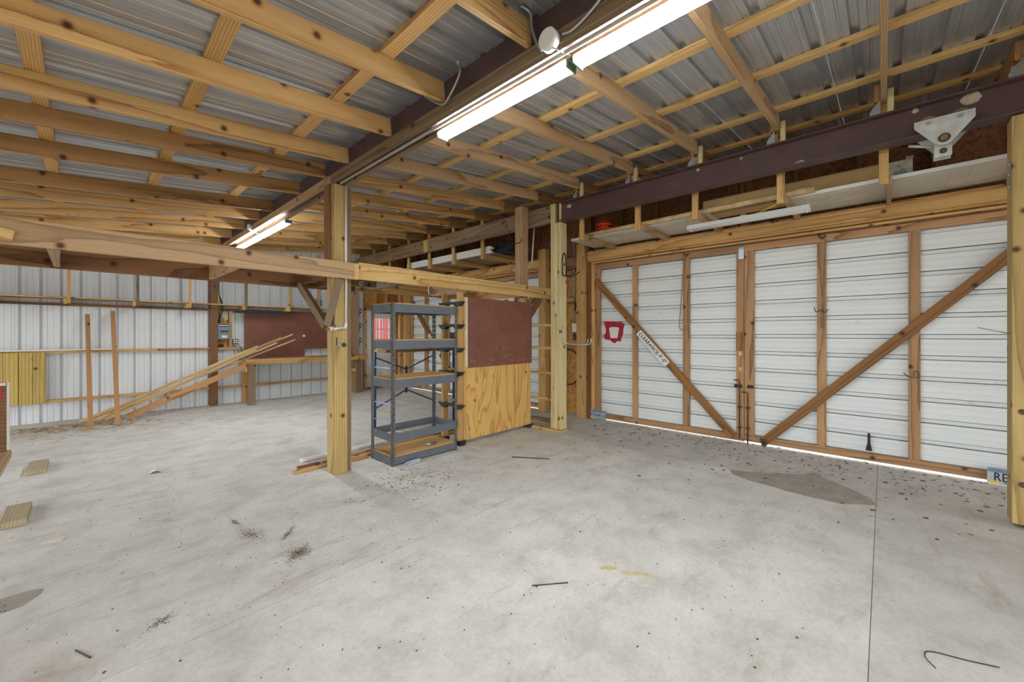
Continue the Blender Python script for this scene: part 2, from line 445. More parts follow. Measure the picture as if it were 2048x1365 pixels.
# ================================================================== THE SETTING
# ------------------------------------------------------------------ floor
floor = thing('floor', 'pale grey concrete slab floor, dusty and stained, with sawn joints', 'floor', (0, 0, 0), kind='structure')
panel('joint_filler', -6, 6.45, -6, 10.5, -.05, -.006, 'joint', floor)
XS = [-6, 4.87, 6.45]; YS = [-6, .05, 2.48, 4.36, 10.5]
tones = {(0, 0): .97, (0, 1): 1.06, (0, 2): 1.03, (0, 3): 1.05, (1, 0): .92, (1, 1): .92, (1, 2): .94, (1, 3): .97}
for i in range(2):
    for j in range(4):
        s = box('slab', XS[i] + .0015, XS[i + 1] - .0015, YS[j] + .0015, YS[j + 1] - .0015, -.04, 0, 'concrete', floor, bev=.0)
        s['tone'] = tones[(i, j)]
stain = [(4.88, 1.25), (4.93, 1.06), (5.10, .83), (5.24, .62), (5.38, .56), (5.36, .5), (5.25, .46), (5.08, .25), (4.9, .10), (4.72, .03), (4.64, .17), (4.56, .26), (4.55, .46), (4.57, .66), (4.62, .85), (4.64, 1.0), (4.73, 1.18)]
prism('damp_stain', stain, .0006, Matrix.Translation((0, 0, .0002)), 'damp', floor)
prism('damp_stain', [(-.30 + .14 * math.cos(a) * (1 + .2 * math.sin(3 * a)), 3.56 + .12 * math.sin(a) * (1 + .2 * math.cos(2 * a))) for a in [k * .45 for k in range(14)]], .0006, Matrix.Translation((0, 0, .0002)), 'damp', floor)

# ground outside
ground = panel('outside_ground', -40, 46, -40, 50, -.16, -.06, 'grass')
tag(ground, 'bare pale ground outside seen under the big doors', 'ground', kind='structure')

# ------------------------------------------------------------------ roof
ceil = thing('ceiling', 'sloping roof of bare rafters and purlins under galvanised metal sheets', 'roof', (0, 0, 3), kind='structure')
def zl(x): return 3.020 + .098 * x          # underside of the rafters left of the middle beam
def zr(x): return 3.075 + .106 * x          # and right of it
LEFT_Y = [-5.6, -4.8, -4.0, -3.2, -2.4, -1.6, -.8, 0.0, .78, 1.54, 2.36, 3.10, 3.90, 4.45, 5.20, 6.20, 6.82, 7.60, 8.42, 9.25, 10.1]
for y in LEFT_Y:
    m = R.choice(['pine', 'pine', 'pine']) if y < 4.2 else 'pine'
    board('rafter', (-4.4, y, zl(-4.4) + .07), (1.80, y, zl(1.80) + .07), .04, .14, m if y not in (4.45, 5.20, 6.20) else 'oldrafter', ceil)
RIGHT_Y = [-5.6, -4.8, -4.0, -3.2, -2.4, -1.6, -.80, 0.0, .80, 1.60, 2.40, 3.22, 3.98, 4.70, 5.45, 6.20, 6.95, 7.7, 8.5, 9.3, 10.1]
for y in RIGHT_Y:
    m = 'pine2' if y < 4.5 else 'pine'
    board('rafter', (1.955, y, zr(1.955) + .07), (4.86, y, zr(4.86) + .07), .04, .14, m, ceil)
    board('rafter', (4.86, y + .045, zr(4.86) + .07), (6.42, y + .045, zr(6.42) + .07), .04, .14, 'oldrafter', ceil)
for x in (-4.0, -3.24, -2.48, -1.72, -.96, -.20, .56, 1.34):
    board('purlin', (x, -6, zl(x) + .14 + .019), (x, 10.4, zl(x) + .14 + .019), .089, .038, 'stud' if x < 1 else 'pine', ceil)
for x in (2.22, 3.0, 3.81, 4.70, 5.45, 6.2):
    board('purlin', (x, -6, zr(x) + .14 + .019), (x, 10.4, zr(x) + .14 + .019), .075, .038, 'pinelight' if x < 5 else 'stud', ceil)
W = .9144
k = 0; y = .098 - .2286 * 27
while y < 10.45:
    a0, a1 = -4.45, 1.93
    w_ = min(W, 10.45 - y) + .002
    z0, z1 = zl(a0) + .181, zl(a1) + .181
    ribbed('roof_sheet', math.hypot(a1 - a0, z1 - z0), w_, axes((a0, y, z0), (a1 - a0, 0, z1 - z0), (0, 1, 0)), 'galv', ceil, hgt=.026, start=.05, sd=.01)
    a0, a1 = 1.88, 6.6; z0, z1 = zr(a0) + .181, zr(a1) + .181
    ribbed('roof_sheet', math.hypot(a1 - a0, z1 - z0), w_, axes((a0, y, z0), (a1 - a0, 0, z1 - z0), (0, 1, 0)), 'galv', ceil, hgt=.026, start=.05, sd=.01)
    y += W

# ------------------------------------------------------------------ end wall
wb = thing('wall_back', 'white ribbed metal end wall with wooden girts and posts', 'wall', (1, 10.4, 0), kind='structure')
x = -4.4
while x < 6.4:
    hi = 5.14 if x < 5.14 and x + W > 5.14 else min(x + W, 6.45)
    lo_z = 0.0 if x < 5.1 else 2.75
    ztop = (zl(x) if x < 1.0 else zr(x)) + .175
    ribbed('metal_sheet', ztop - lo_z, hi - x + .002, axes((x, 10.40, lo_z), (0, 0, 1), (1, 0, 0)) if False else Matrix.Translation((x, 10.40, lo_z)) @ Matrix(((0, 1, 0, 0), (0, 0, 1, 0), (1, 0, 0, 0), (0, 0, 0, 1))), 'wallmetal', wb, hgt=.04, start=.05, sd=.004, hw=.014, minor=.006)
    x = hi
def girt(x0, x1, z, mat='stud', h=.045):
    box('girt', x0, x1, 10.30, 10.385, z, z + h, mat, wb)
for z, mt in ((.335, 'stud'), (1.165, 'stud'), (1.985, 'brown'), (2.78, 'brown')):
    girt(-4.4, 1.82, z, mt); girt(1.94, 4.80, z, mt)
box('post', 1.82, 1.94, 10.2, 10.385, 0, 3.1, 'brown', wb)
box('post', 4.80, 4.975, 10.2, 10.385, 0, 3.4, 'beamwood', wb)
box('nailer', 2.155, 2.205, 10.28, 10.385, 1.21, 1.985, 'stud', wb)
box('backing_board', 1.945, 2.15, 10.36, 10.39, 1.21, 1.80, 'osb', wb)
box('plate', 1.96, 4.95, 10.15, 10.2, 3.0, 3.14, 'brown', wb)
box('plate', -4.4, 1.82, 10.15, 10.2, 2.85, 2.99, 'brown', wb)
# corner with the walk-in door: osb, studs, house wrap
panel('sheathing', 5.13, 6.4, 10.385, 10.40, 2.16, 3.86, 'osb', wb)
panel('sheathing', 5.13, 5.20, 10.386, 10.40, 0, 2.16, 'osb', wb)
panel('house_wrap', 5.03, 5.185, 10.335, 10.34, .0, 2.75, 'wrapwhite', wb)
for z in (2.05, 1.66, 1.26):
    text('printed_letter', 'P', .34, on_end_wall(5.115, 10.3345, z), 'navy', wb, sx=.5)
box('jamb', 5.185, 5.235, 10.25, 10.385, 0, 2.18, 'stud', wb)
box('jamb', 5.185, 6.2, 10.25, 10.385, 2.13, 2.18, 'stud', wb)
for x in (5.52, 5.85):
    box('stud', x, x + .05, 10.28, 10.385, 2.18, 3.4, 'stud', wb)
box('jamb', 6.11, 6.17, 10.25, 10.385, 0, 2.13, 'stud', wb)
box('floor_plate', 5.23, 6.12, 10.28, 10.385, 0, .03, 'brown', wb)

# walk-in door
pd = thing('door_5', 'white walk-in door with small glass panes in the far corner', 'door', (5.67, 10.33, .03), kind='structure')
dx0, dx1, wz0, wz1, wx0, wx1 = 5.24, 6.105, 1.02, 1.93, 5.42, 5.96
for a in ((dx0, wx0, .035, 2.125), (wx1, dx1, .035, 2.125)): panel('stile', a[0], a[1], 10.31, 10.35, a[2], a[3], 'white', pd)
panel('rail', wx0, wx1, 10.31, 10.35, wz1, 2.125, 'white', pd); panel('rail', wx0, wx1, 10.31, 10.35, .035, wz0, 'white', pd)
for q in ((wx0 + .02, wx0 + .24), (wx1 - .24, wx1 - .02)): panel('raised_panel', q[0], q[1], 10.300, 10.31, .25, .86, 'white', pd, bev=.006)
for i in range(1, 3):
    xx = wx0 + (wx1 - wx0) * i / 3; box('glazing_bar', xx - .012, xx + .012, 10.315, 10.345, wz0, wz1, 'white', pd)
    zz = wz0 + (wz1 - wz0) * i / 3; box('glazing_bar', wx0, wx1, 10.317, 10.343, zz - .012, zz + .012, 'white', pd)
for i in range(3):
    for j in range(3):
        panel('pane', wx0 + (wx1 - wx0) * i / 3 + .01, wx0 + (wx1 - wx0) * (i + 1) / 3 - .01, 10.328, 10.331, wz0 + (wz1 - wz0) * j / 3 + .01, wz0 + (wz1 - wz0) * (j + 1) / 3 - .01, 'glass', pd, bev=0)
for z in (1.78, 1.12, .3): box('hinge', 5.255, 5.275, 10.298, 10.312, z, z + .1, 'black', pd)
cyl('knob', (6.05, 10.31, .95), (6.05, 10.25, .95), .025, 'brass', pd)
panel('kick_plate', 5.25, 5.9, 10.305, 10.31, .05, .42, 'doorslab', pd)

# red building outside, seen through the panes
rb = thing('red_shed', 'red sided shed outside, seen through the door panes', 'building', (6, 15, 0))
for i in range(12): box('siding_board', 1.5 + i * .75, 2.23 + i * .75, 15, 15.03, -.06, 3.2, 'redsiding', rb)
for i in range(5): box('corner_trim', 2.4 + i * 1.6, 2.5 + i * 1.6, 14.96, 15, -.06, 3.2, 'white', rb)

# ------------------------------------------------------------------ wall with the big doors
wr = thing('wall_right', 'timber framed wall around the two pairs of big doors, dark sheathing above', 'wall', (6.3, 4, 0), kind='structure')
for y0, y1 in ((-6, -2.4), (-2.4, .04), (.04, 2.48), (2.48, 4.92), (4.92, 7.36), (7.36, 10.4)):
    panel('sheathing', 6.33, 6.345, y0, y1, 2.78, 3.925, 'osbdark', wr)
y = -5.9
while y < 10.3:
    box('stud', 6.24, 6.33, y, y + .038, 2.965, 3.72, 'brown', wr); y += .61
for y in (1.32, 1.47): box('post', 6.19, 6.33, y, y + .14, 2.965, 3.72, 'brown', wr)
# sheathing and studs between the doors and towards the near end
panel('sheathing', 6.33, 6.345, 3.86, 4.92, 0, 2.78, 'osb', wr)
panel('sheathing', 6.33, 6.345, 9.6, 10.4, 0, 2.78, 'osb', wr)
panel('sheathing', 6.33, 6.345, -6, -1.12, 0, 2.78, 'osb', wr)
for y in (-1.2, -1.8, -2.4, -3, -3.6, -4.2, -4.8, -5.4): box('stud', 6.24, 6.33, y, y + .038, 0, 2.78, 'stud', wr)
# header boards over the near and far doors
for y0, y1 in ((-1.2, 3.84), (4.78, 9.75)):
    box('header', 6.12, 6.30, y0, y1, 2.775, 2.965, 'stud', wr)
    ym = 1.41 if y0 < 0 else y0 + .02
    if y0 < 0: box('header_filler', 6.16, 6.30, y0, 1.41, 2.722, 2.775, 'brown', wr)
    box('header_filler', 6.16, 6.30, ym, y1, 2.728 if y0 < 0 else 2.722, 2.775, 'brown', wr)
    box('header_ledge', 6.075, 6.12, y0, y1, 2.80, 2.93, 'stud', wr)
    box('door_stop', 6.13, 6.155, y0 + .05, y1 - .05, 2.735, 2.76, 'pinelight', wr)
box('header', 6.12, 6.30, 3.84, 4.78, 2.7, 2.9, 'brown', wr)
# posts beside the openings
box('post', 6.03, 6.17, 3.865, 4.03, 0, 3.1, 'stud', wr)
box('jamb', 6.10, 6.22, 3.80, 3.855, 0, 2.77, 'brown', wr)
box('jamb', 6.15, 6.30, 3.745, 3.798, 0, 2.77, 'stud', wr)
box('stud', 6.24, 6.33, 4.10, 4.138, 0, 2.7, 'stud', wr)
box('stud', 6.2, 6.33, 4.045, 4.09, 0, 2.7, 'brown', wr)
box('stud', 6.24, 6.33, 4.46, 4.498, 0, 2.7, 'stud', wr)
box('post', 6.00, 6.14, 4.715, 4.88, 0, 3.12, 'stud', wr)
box('jamb', 6.16, 6.30, 4.89, 4.94, 0, 2.77, 'brown', wr)
for y0, y1, x0, m in ((9.62, 9.72, 6.05, 'stud'), (9.74, 9.80, 6.12, 'brown'), (9.86, 9.97, 6.03, 'stud'), (10.02, 10.06, 6.15, 'stud'), (10.12, 10.17, 6.1, 'brown')):
    box('post', x0, x0 + .15, y0, y1, 0, 2.77, m, wr)
box('jamb', 6.16, 6.30, -1.17, -1.11, 0, 2.77, 'stud', wr)
for z in (1.30, 2.1): box('blocking', 6.24, 6.33, 4.14, 4.46, z, z + .07, 'stud', wr)

# ------------------------------------------------------------------ big doors
def leaf(name, label, ya, yb, stiles, brace, far=False, bot=.022, hi=2.72):
    """one leaf between ya (low y) and yb; stiles: list of (y0,y1)"""
    L = thing(name, label, 'door', (6.2, (ya + yb) / 2, 0), kind='structure')
    # sheets, ribs level
    n = 2; zb = bot + .02; H_ = hi - zb
    for q in range(3):
        z0 = zb + q * W; z1 = min(zb + (q + 1) * W, hi - .01)
        ribbed('metal_sheet', yb - ya, z1 - z0 + .002, Matrix.Translation((6.24, yb, z0)) @ Matrix(((0, 0, 1, 0), (-1, 0, 0, 0), (0, 1, 0, 0), (0, 0, 0, 1))), 'doormetal', L, hgt=.026, start=.045, minor=.004, sd=.0075, flank='rib_shade_dirt')
    for (s0, s1) in stiles: box('stile', 6.195, 6.235, s0, s1, bot + .085, hi - .09, 'door_wood', L)
    box('bottom_rail', 6.193, 6.237, ya, yb, bot, bot + .085, 'door_wood', L)
    box('top_rail', 6.193, 6.237, ya, yb, hi - .09, hi, 'door_wood', L)
    p0, p1 = brace
    board('diagonal_brace', (6.172, *p0), (6.172, *p1), .038, .105, 'brace_wood', L, up=(0, p0[1] - p1[1], p1[0] - p0[0]))
    return L
d1 = leaf('door_1', 'near big door leaf with the clearance sign on its diagonal brace', 1.406, 3.74,
          [(3.64, 3.735), (2.955, 3.042), (2.131, 2.226), (1.407, 1.50)], ((3.72, 2.44), (1.53, .07)))
d2 = leaf('door_2', 'big door leaf nearest the camera with its brace rising to the right', -1.10, 1.403,
          [(1.285, 1.402), (.517, .605), (-.293, -.20), (-1.095, -1.0)], ((1.18, .05), (-1.02, 2.40)), bot=.032)
d3 = leaf('door_3', 'far big door leaf half hidden behind the grey shelf unit', 7.26, 9.6,
          [(9.5, 9.595), (8.80, 8.93), (7.9, 8.0), (7.265, 7.34)], ((9.5, 2.36), (7.35, .08)))
d4 = leaf('door_4', 'far big door leaf behind the brown pegboard rack', 4.95, 7.24,
          [(7.16, 7.235), (6.4, 6.5), (5.6, 5.7), (4.955, 5.04)], ((7.1, .08), (5.05, 2.36)))
# door hardware as parts of the leaves
def hw_rod(L, y, ztop, zbot, flip):
    bolt_ = tube('drop_bolt', [(6.17, y + .07 * flip, ztop), (6.165, y + .01 * flip, ztop), (6.165, y, ztop - .02), (6.165, y, zbot)], .008, 'iron', L)
    for z in (.48, .2): box('bolt_bracket', 6.155, 6.193, y - .025, y + .025, z, z + .02, 'iron', bolt_)
hw_rod(d1, 1.455, .86, .06, 1); hw_rod(d2, 1.355, .70, .0, 1)
box('latch_bracket', 6.16, 6.195, 1.43, 1.52, .755, .80, 'black', d1); box('latch_bracket', 6.16, 6.195, 1.29, 1.36, .76, .80, 'black', d2)
box('patch_block', 6.17, 6.195, 1.425, 1.50, 1.27, 1.52, 'brace_wood', d1)
for z in (1.2, .98): box('pale_patch', 6.185, 6.1955, 1.43, 1.47, z, z + .06, 'pinelight', d1)
box('strap_hinge', 6.185, 6.193, 1.405, 1.475, 2.53, 2.70, 'zinc', d1)
tube('caster', [(6.15, 1.16, .035), (6.13, 1.16, .035)], .03, 'iron', d2, n=12)
box('caster_fork', 6.13, 6.17, 1.13, 1.2, .05, .10, 'iron', d2)
prism('bolted_strap', [(-.03, 0), (.03, 0), (.012, .09), (.012, .2), (-.012, .2), (-.012, .09)], .012, on_door_wall(6.192, .125, .15), 'black', d2)
box('black_spot', 6.187, 6.1935, .105, .145, .16, .20, 'iron', d2)


# red sprayed patch on the near leaf with a bare unpainted middle
rr = random.Random(3)
pts = [(.19, 1.72), (.05, 1.715), (-.04, 1.70), (-.13, 1.705), (-.20, 1.66), (-.175, 1.58), (-.17, 1.5), (-.14, 1.43), (-.13, 1.37), (-.06, 1.375), (-.02, 1.335), (.03, 1.35), (.07, 1.39), (.17, 1.40), (.20, 1.46), (.16, 1.52), (.155, 1.58), (.18, 1.65)]
red = prism('paint_patch', [(p[0], p[1] - 1.53) for p in [(-q[0], q[1]) for q in pts][::-1]], .0012, on_door_wall(6.2385, 3.40, 1.53), 'red', d1)
prism('bare_patch', [(-.095, .06), (-.065, -.115), (.065, -.115), (.095, .06), (.05, .075), (-.05, .075)][::1], .001, on_door_wall(6.2372, 3.40, 1.54), 'white', d1)

# ================================================================== FRAME TIMBERS
# middle roof beam: dark steel with wooden ledgers
mb = thing('middle_roof_beam', 'long dark roof beam with wooden ledger boards carrying the rafters', 'beam', (1.88, 3, 3.1))
box('steel_web', 1.845, 1.885, -5.5, 10.18, 3.12, 3.40, 'maroon', mb)
box('ledger', 1.80, 1.845, -5.5, 4.30, 3.105, 3.19, 'old', mb)
box('ledger', 1.80, 1.845, 4.32, 10.18, 3.105, 3.19, 'beamwood', mb)
box('bottom_board', 1.915, 1.955, -5.5, 10.18, 3.09, 3.275, 'old', mb)
box('filler_board', 1.885, 1.915, -5.5, 10.18, 3.13, 3.42, 'brown', mb)

# centre post
cp = thing('centre_post', 'yellow treated wooden post standing beside the grey shelf unit, with a pipe down its face', 'post', (1.9, 4.35, 0))
box('core', 1.822, 1.965, 4.255, 4.45, 0, 3.10, 'treated', cp, bev=.006)
box('side_board', 1.967, 2.01, 4.27, 4.41, 0, 3.09, 'old', cp)
box('side_board', 1.79, 1.82, 4.34, 4.45, 2.28, 3.10, 'brown', cp)
for a, b in (((1.80, 4.43, 1.59), (1.80, 5.16, 2.09)), ((1.775, 4.33, 1.59), (1.86, 4.225, 2.085))):
    board('knee_brace', a, b, .05 if a[1] > 4.4 else .07, .10 if a[1] > 4.4 else .12, 'old', cp, up=(1, 0, 0) if False else (0, -.5, .7))

# loft frame
lf = thing('storage_loft', 'open loft frame of wide beams spanning from the left past the centre post', 'loft', (2, 4.7, 2.08))
box('front_beam', -4.3, 2.0, 4.175, 4.215, 2.085, 2.262, 'beamwood', lf)
box('splice', 2.0, 2.055, 4.178, 4.215, 2.088, 2.262, 'pinelight', lf)
box('front_beam', 2.055, 5.46, 4.175, 4.215, 2.092, 2.275, 'pinelight', lf)
box('rear_beam', -4.3, 2.56, 5.32, 5.36, 2.075, 2.255, 'brown', lf)
box('rear_beam', 2.56, 4.95, 5.28, 5.32, 2.085, 2.262, 'stud', lf)
for x, m in ((-3.2, 'brown'), (-2.1, 'brown'), (-1.1, 'brown'), (-.165, 'beamwood'), (.93, 'beamwood'), (2.62, 'old'), (3.78, 'beamwood'), (4.72, 'stud')):
    box('cross_joist', x, x + .04, 4.217, 5.31, 2.085, 2.255, m, lf)
box('cross_joist', 1.80, 1.82, 4.46, 5.31, 2.09, 2.255, 'brown', lf)
box('cross_joist', 2.05, 2.09, 4.46, 5.31, 2.09, 2.255, 'brown', lf)
box('short_block', 2.10, 2.54, 4.7, 4.74, 2.085, 2.255, 'old', lf)
panel('deck_board', 2.05, 3.0, 4.2, 4.42, 2.276, 2.288, 'old', lf)
board('knee_brace', (5.05, 4.30, 1.78), (5.25, 4.22, 2.09), .04, .09, 'brown', lf, up=(-.5, 0, .5))
# pencil ticks along the pine beam and eye bolt
for i in range(17):
    xx = 2.16 + i * .19
    board('pencil_tick', (xx, 4.1745, 2.225), (xx + .018, 4.1745, 2.25), .0012, .004, 'ink', lf, up=(0, 1, 0), bev=0)
    board('pencil_tick', (xx, 4.1745, 2.225), (xx + .018, 4.1745, 2.21), .0012, .004, 'ink', lf, up=(0, 1, 0), bev=0)
tube('eye_bolt', [(2.12 + .02 * math.cos(a), 4.26, 2.06 + .02 * math.sin(a)) for a in [k * .5 for k in range(13)]], .004, 'zinc', lf)
# stub end at the left edge of the loft
lump = board('scrap_block', (-.42, 4.15, 2.16), (-.30, 4.15, 2.135), .04, .07, 'pinelight')
tag(lump, 'short pale wood block nailed to the loft beam at the left picture edge', 'wood block')

# line of header timbers and posts in front of the door wall
hb = thing('header_timber', 'grey weathered header timber on posts, running to the far corner', 'beam', (5, 7, 3.24))
box('timber', 4.975, 5.05, 3.68, 10.2, 3.235, 3.50, 'old', hb)
box('patch', 4.972, 4.976, 7.05, 7.2, 3.24, 3.49, 'pinelight', hb)
up = thing('loft_post', 'square wooden post behind the pine loft beam and pegboard rack', 'post', (4.9, 4.4, 0))
box('core', 4.83, 4.972, 4.26, 4.42, 0, 3.56, 'beamwood', up)
for i, (z, y) in enumerate(((3.0, 4.30),)):
    tube('wire_hook', curve([(4.80, 4.52, 3.20), (4.80, 4.50, 3.02), (4.80, 4.42, 2.97), (4.82, 4.30, 2.98), (4.82, 4.27, 3.03)]), .006, 'black', up)

tp = thing('built_up_post', 'pale built-up post of stacked planks carrying the left end of the maroon steel beam', 'post', (5.0, 3.67, 0))
for i in range(5):
    y0 = 3.575 + i * .04
    box('plank', 4.935 + (.0, .006, .002, .008, .003)[i], 5.085, y0, y0 + .039, .04, 3.195 if i < 3 else 3.50, 'treated_pale', tp, bev=.004)
box('shoe_plate', 4.90, 5.10, 3.555, 4.22, 0, .038, 'treated', tp)
box('back_shoe_plate', 5.4, 5.5, 3.9, 4.6, 0, .04, 'old', tp)

ld = thing('loft_ladder', 'row of wooden rungs nailed between the pale post and the loft post', 'ladder', (5.0, 4.0, .4))
for z in (.46, .865, 1.255, 1.61): box('rung', 4.94, 4.98, 3.777, 4.258, z, z + .042, 'treated', ld)

sp = thing('right_post', 'yellow treated double post at the right picture edge under the steel beam', 'post', (5, -.85, 0))
box('plank', 4.91, 5.08, -.868, -.728, 0.03, 3.19, 'treated', sp, bev=.004)
box('plank', 4.905, 5.08, -1.01, -.871, 0.03, 3.19, 'treated', sp, bev=.004)
box('shoe_plate', 4.86, 5.10, -1.2, -.80, 0, .03, 'treated', sp)
box('strap', 4.93, 4.98, -.7275, -.724, 2.62, 2.86, 'zinc', sp)
for z in (2.83, 2.75, 2.65): cyl('bolt', (4.955, -.726, z), (4.955, -.715, z), .011, 'zinc', sp, n=8)
for z in (.34, .9): cyl('bolt_hole', (4.9085, -.78, z), (4.906, -.78, z), .022, 'iron', sp)
tube('long_nail', [(4.96, -.73, 1.50), (4.96, -.56, 1.55)], .004, 'zinc', sp)

sb = thing('steel_beam', 'maroon steel I-beam running overhead along the big doors', 'beam', (4.95, 1.4, 3.2))
box('web', 4.94, 4.96, -1.05, 3.565, 3.21, 3.46, 'maroon', sb)
box('bottom_flange', 4.87, 5.03, -1.05, 3.565, 3.197, 3.211, 'maroon', sb)
box('top_flange', 4.87, 5.03, -1.05, 3.565, 3.46, 3.474, 'maroon', sb)
box('end_plate', 4.92, 4.94, 3.565, 3.60, 3.20, 3.47, 'treated_pale', sb)
for (y, z, r) in ((-.52, 3.42, .045), (3.43, 3.40, .028), (1.6, 3.43, .016), (.62, 3.225, .03), (2.28, 3.22, .012), (-.2, 3.44, .02), (1.15, 3.43, .013)):
    uv_blob('mud_nest', (4.938, y, z), (.014, r * 1.3, r), 'mud', sb, seed=int(abs(y) * 100), rough=.2)
# blocks and hangers where the rafters meet the beam
for i, y in enumerate((-.80, 0.0, .80, 1.60, 2.40, 3.22)):
    rbk = thing('rafter_block', ['upright block with zinc plate on the steel beam above the right post', 'upright block on the steel beam behind the trolley', 'upright block on the steel beam above the bare lamp strip', 'upright block on the steel beam, third from its left end', 'upright block on the steel beam, second from its left end', 'upright block on the left end of the steel beam'][i], 'wood block', (4.95, y, 3.474), group='rafter blocks on the steel beam')
    box('block', 4.875, 4.915, y - .065, y - .022, 3.475, 3.68, 'treated_pale', rbk)
    box('block', 4.985, 5.025, y + .022, y + .064, 3.475, 3.70, 'treated_pale', rbk)
    prism('zinc_plate', [(0, 0), (.07, 0), (.07, .03), (.01, .11), (0, .11)], .003, axes((4.873, y + .025, 3.476), (0, 1, 0), (0, 0, 1)), 'zinc', rbk)

# trolley on the steel beam
tr = thing('beam_trolley', 'white steel beam trolley with wheels hanging on the maroon beam', 'trolley', (4.85, -.36, 3.2))
pl = [(-.19, 3.298), (-.535, 3.298), (-.535, 3.235), (-.415, 3.085), (-.385, 3.06), (-.34, 3.06), (-.31, 3.085), (-.19, 3.243)]
prism('side_plate', [(p[0], p[1]) for p in pl], .012, axes((4.832, 0, 0), (0, 1, 0), (0, 0, 1)), 'trolleymetal', tr)
prism('side_plate', [(p[0], p[1]) for p in pl], .012, axes((5.06, 0, 0), (0, 1, 0), (0, 0, 1)), 'trolleymetal', tr)
for y in (-.275, -.455):
    w_ = cyl('wheel', (4.846, y, 3.272), (4.925, y, 3.272), .058, 'brass', tr, n=24)
    cyl('nut', (4.815, y, 3.262), (4.832, y, 3.262), .016, 'zinc', w_, n=6)
    cyl('wheel', (5.055, y, 3.272), (4.975, y, 3.272), .058, 'brass', tr, n=24)
cyl('axle', (4.815, -.365, 3.115), (5.08, -.365, 3.115), .022, 'brass', tr)
cyl('retaining_ring', (4.822, -.365, 3.115), (4.832, -.365, 3.115), .036, 'iron', tr, n=18)
box('hanger_plate', 4.90, 4.912, -.415, -.312, 2.985, 3.12, 'trolleymetal', tr)
box('hanger_plate', 4.99, 5.002, -.415, -.312, 2.985, 3.12, 'trolleymetal', tr)
cyl('hanger_bolt', (4.892, -.365, 3.03), (5.01, -.365, 3.03), .023, 'iron', tr)
tube('spacer_bar', [(4.95, -.30, 3.10), (4.95, -.16, 3.15)], .012, 'trolleymetal', tr)

# ================================================================== LAMPS
def strip_light(name, label, y0, y1, x=1.95, z=3.07, hang=True):
    t = thing(name, label, 'light', (x, (y0 + y1) / 2, z), group='lit strip lights under the roof beam')
    box('housing', x - .045, x + .045, y0, y1, z, z + .022, 'fixture', t)
    # rounded lens
    bm = bmesh.new(); n = 9; rows = []
    for y in (y0 + .012, y1 - .012):
        rows.append([bm.verts.new((.056 * math.cos(math.pi + math.pi * k / (n - 1)), y - (y0 + y1) / 2, .024 * math.sin(math.pi + math.pi * k / (n - 1)))) for k in range(n)])
    for k in range(n - 1): bm.faces.new((rows[0][k], rows[0][k + 1], rows[1][k + 1], rows[1][k]))
    bm.faces.new(rows[0][::-1]); bm.faces.new(rows[1]); bmesh.ops.recalc_face_normals(bm, faces=bm.faces)
    obj('lens', from_bm(bm, 'lens'), 'lamp', Matrix.Translation((x, (y0 + y1) / 2, z - .001)), t)
    for y in (y0, y1 - .012): box('end_cap', x - .05, x + .05, y, y + .012, z - .03, z + .018, 'greenend', t)
    for y in (y0 + .1, y1 - .1): tube('chain', [(x, y, z + .022), (x - .02, y, 3.10)], .003, 'zinc', t, n=5)
    return t
strip_light('strip_light', 'lit strip light overhead, the nearer of the two in front of the centre post', .07, 1.30)
strip_light('strip_light', 'lit strip light hanging just in front of the centre post', 1.335, 2.57)
strip_light('strip_light', 'lit strip light just behind the centre post', 6.02, 7.29, z=3.055)
strip_light('strip_light', 'lit strip light deepest in the barn, above the loft beam', 7.32, 8.58, z=3.055)

# unlit strip with reflector under the rack
uf = thing('bare_lamp_strip', 'unlit white lamp strip hanging below the rack over the doors', 'light', (5.12, 1.16, 2.78))
prism('reflector', [(-.05, 0), (-.075, -.05), (-.072, -.052), (-.045, -.006), (.045, -.006), (.072, -.052), (.075, -.05), (.05, 0)], 1.215, axes((5.12, 1.772, 2.83), (1, 0, 0), (0, 0, 1)), 'fixture', uf)
box('ballast_cover', 5.09, 5.15, .57, 1.765, 2.795, 2.823, 'fixture', uf)
for x in (5.085, 5.155):
    cyl('tube', (x, .60, 2.782), (x, 1.73, 2.782), .013, 'white', uf)
    for y in (.575, 1.735): box('socket', x - .012, x + .012, y, y + .018, 2.765, 2.80, 'white', uf)
ycord = tube('yellow_cord', curve([(5.12, 1.68, 2.84), (5.16, 1.80, 2.90), (5.20, 1.76, 3.02), (5.19, 1.70, 3.2), (5.2, 1.66, 3.45)]), .006, 'yellow')
tag(ycord, 'yellow cord looping from the unlit lamp strip up a hanger', 'cord')
ycord2 = tube('yellow_cord', curve([(5.12, 1.10, 2.835), (5.14, 1.02, 2.85), (5.2, .85, 2.93), (5.25, .78, 2.97)]), .007, 'yellow')
tag(ycord2, 'yellow cord stretched from the middle of the unlit lamp strip to a hanger', 'cord')
kn = uv_blob('cord_knot', (5.12, 1.17, 2.842), (.03, .04, .016), 'yellow', seed=4)
tag(kn, 'small yellow cord knot lying on the unlit lamp strip', 'cord')

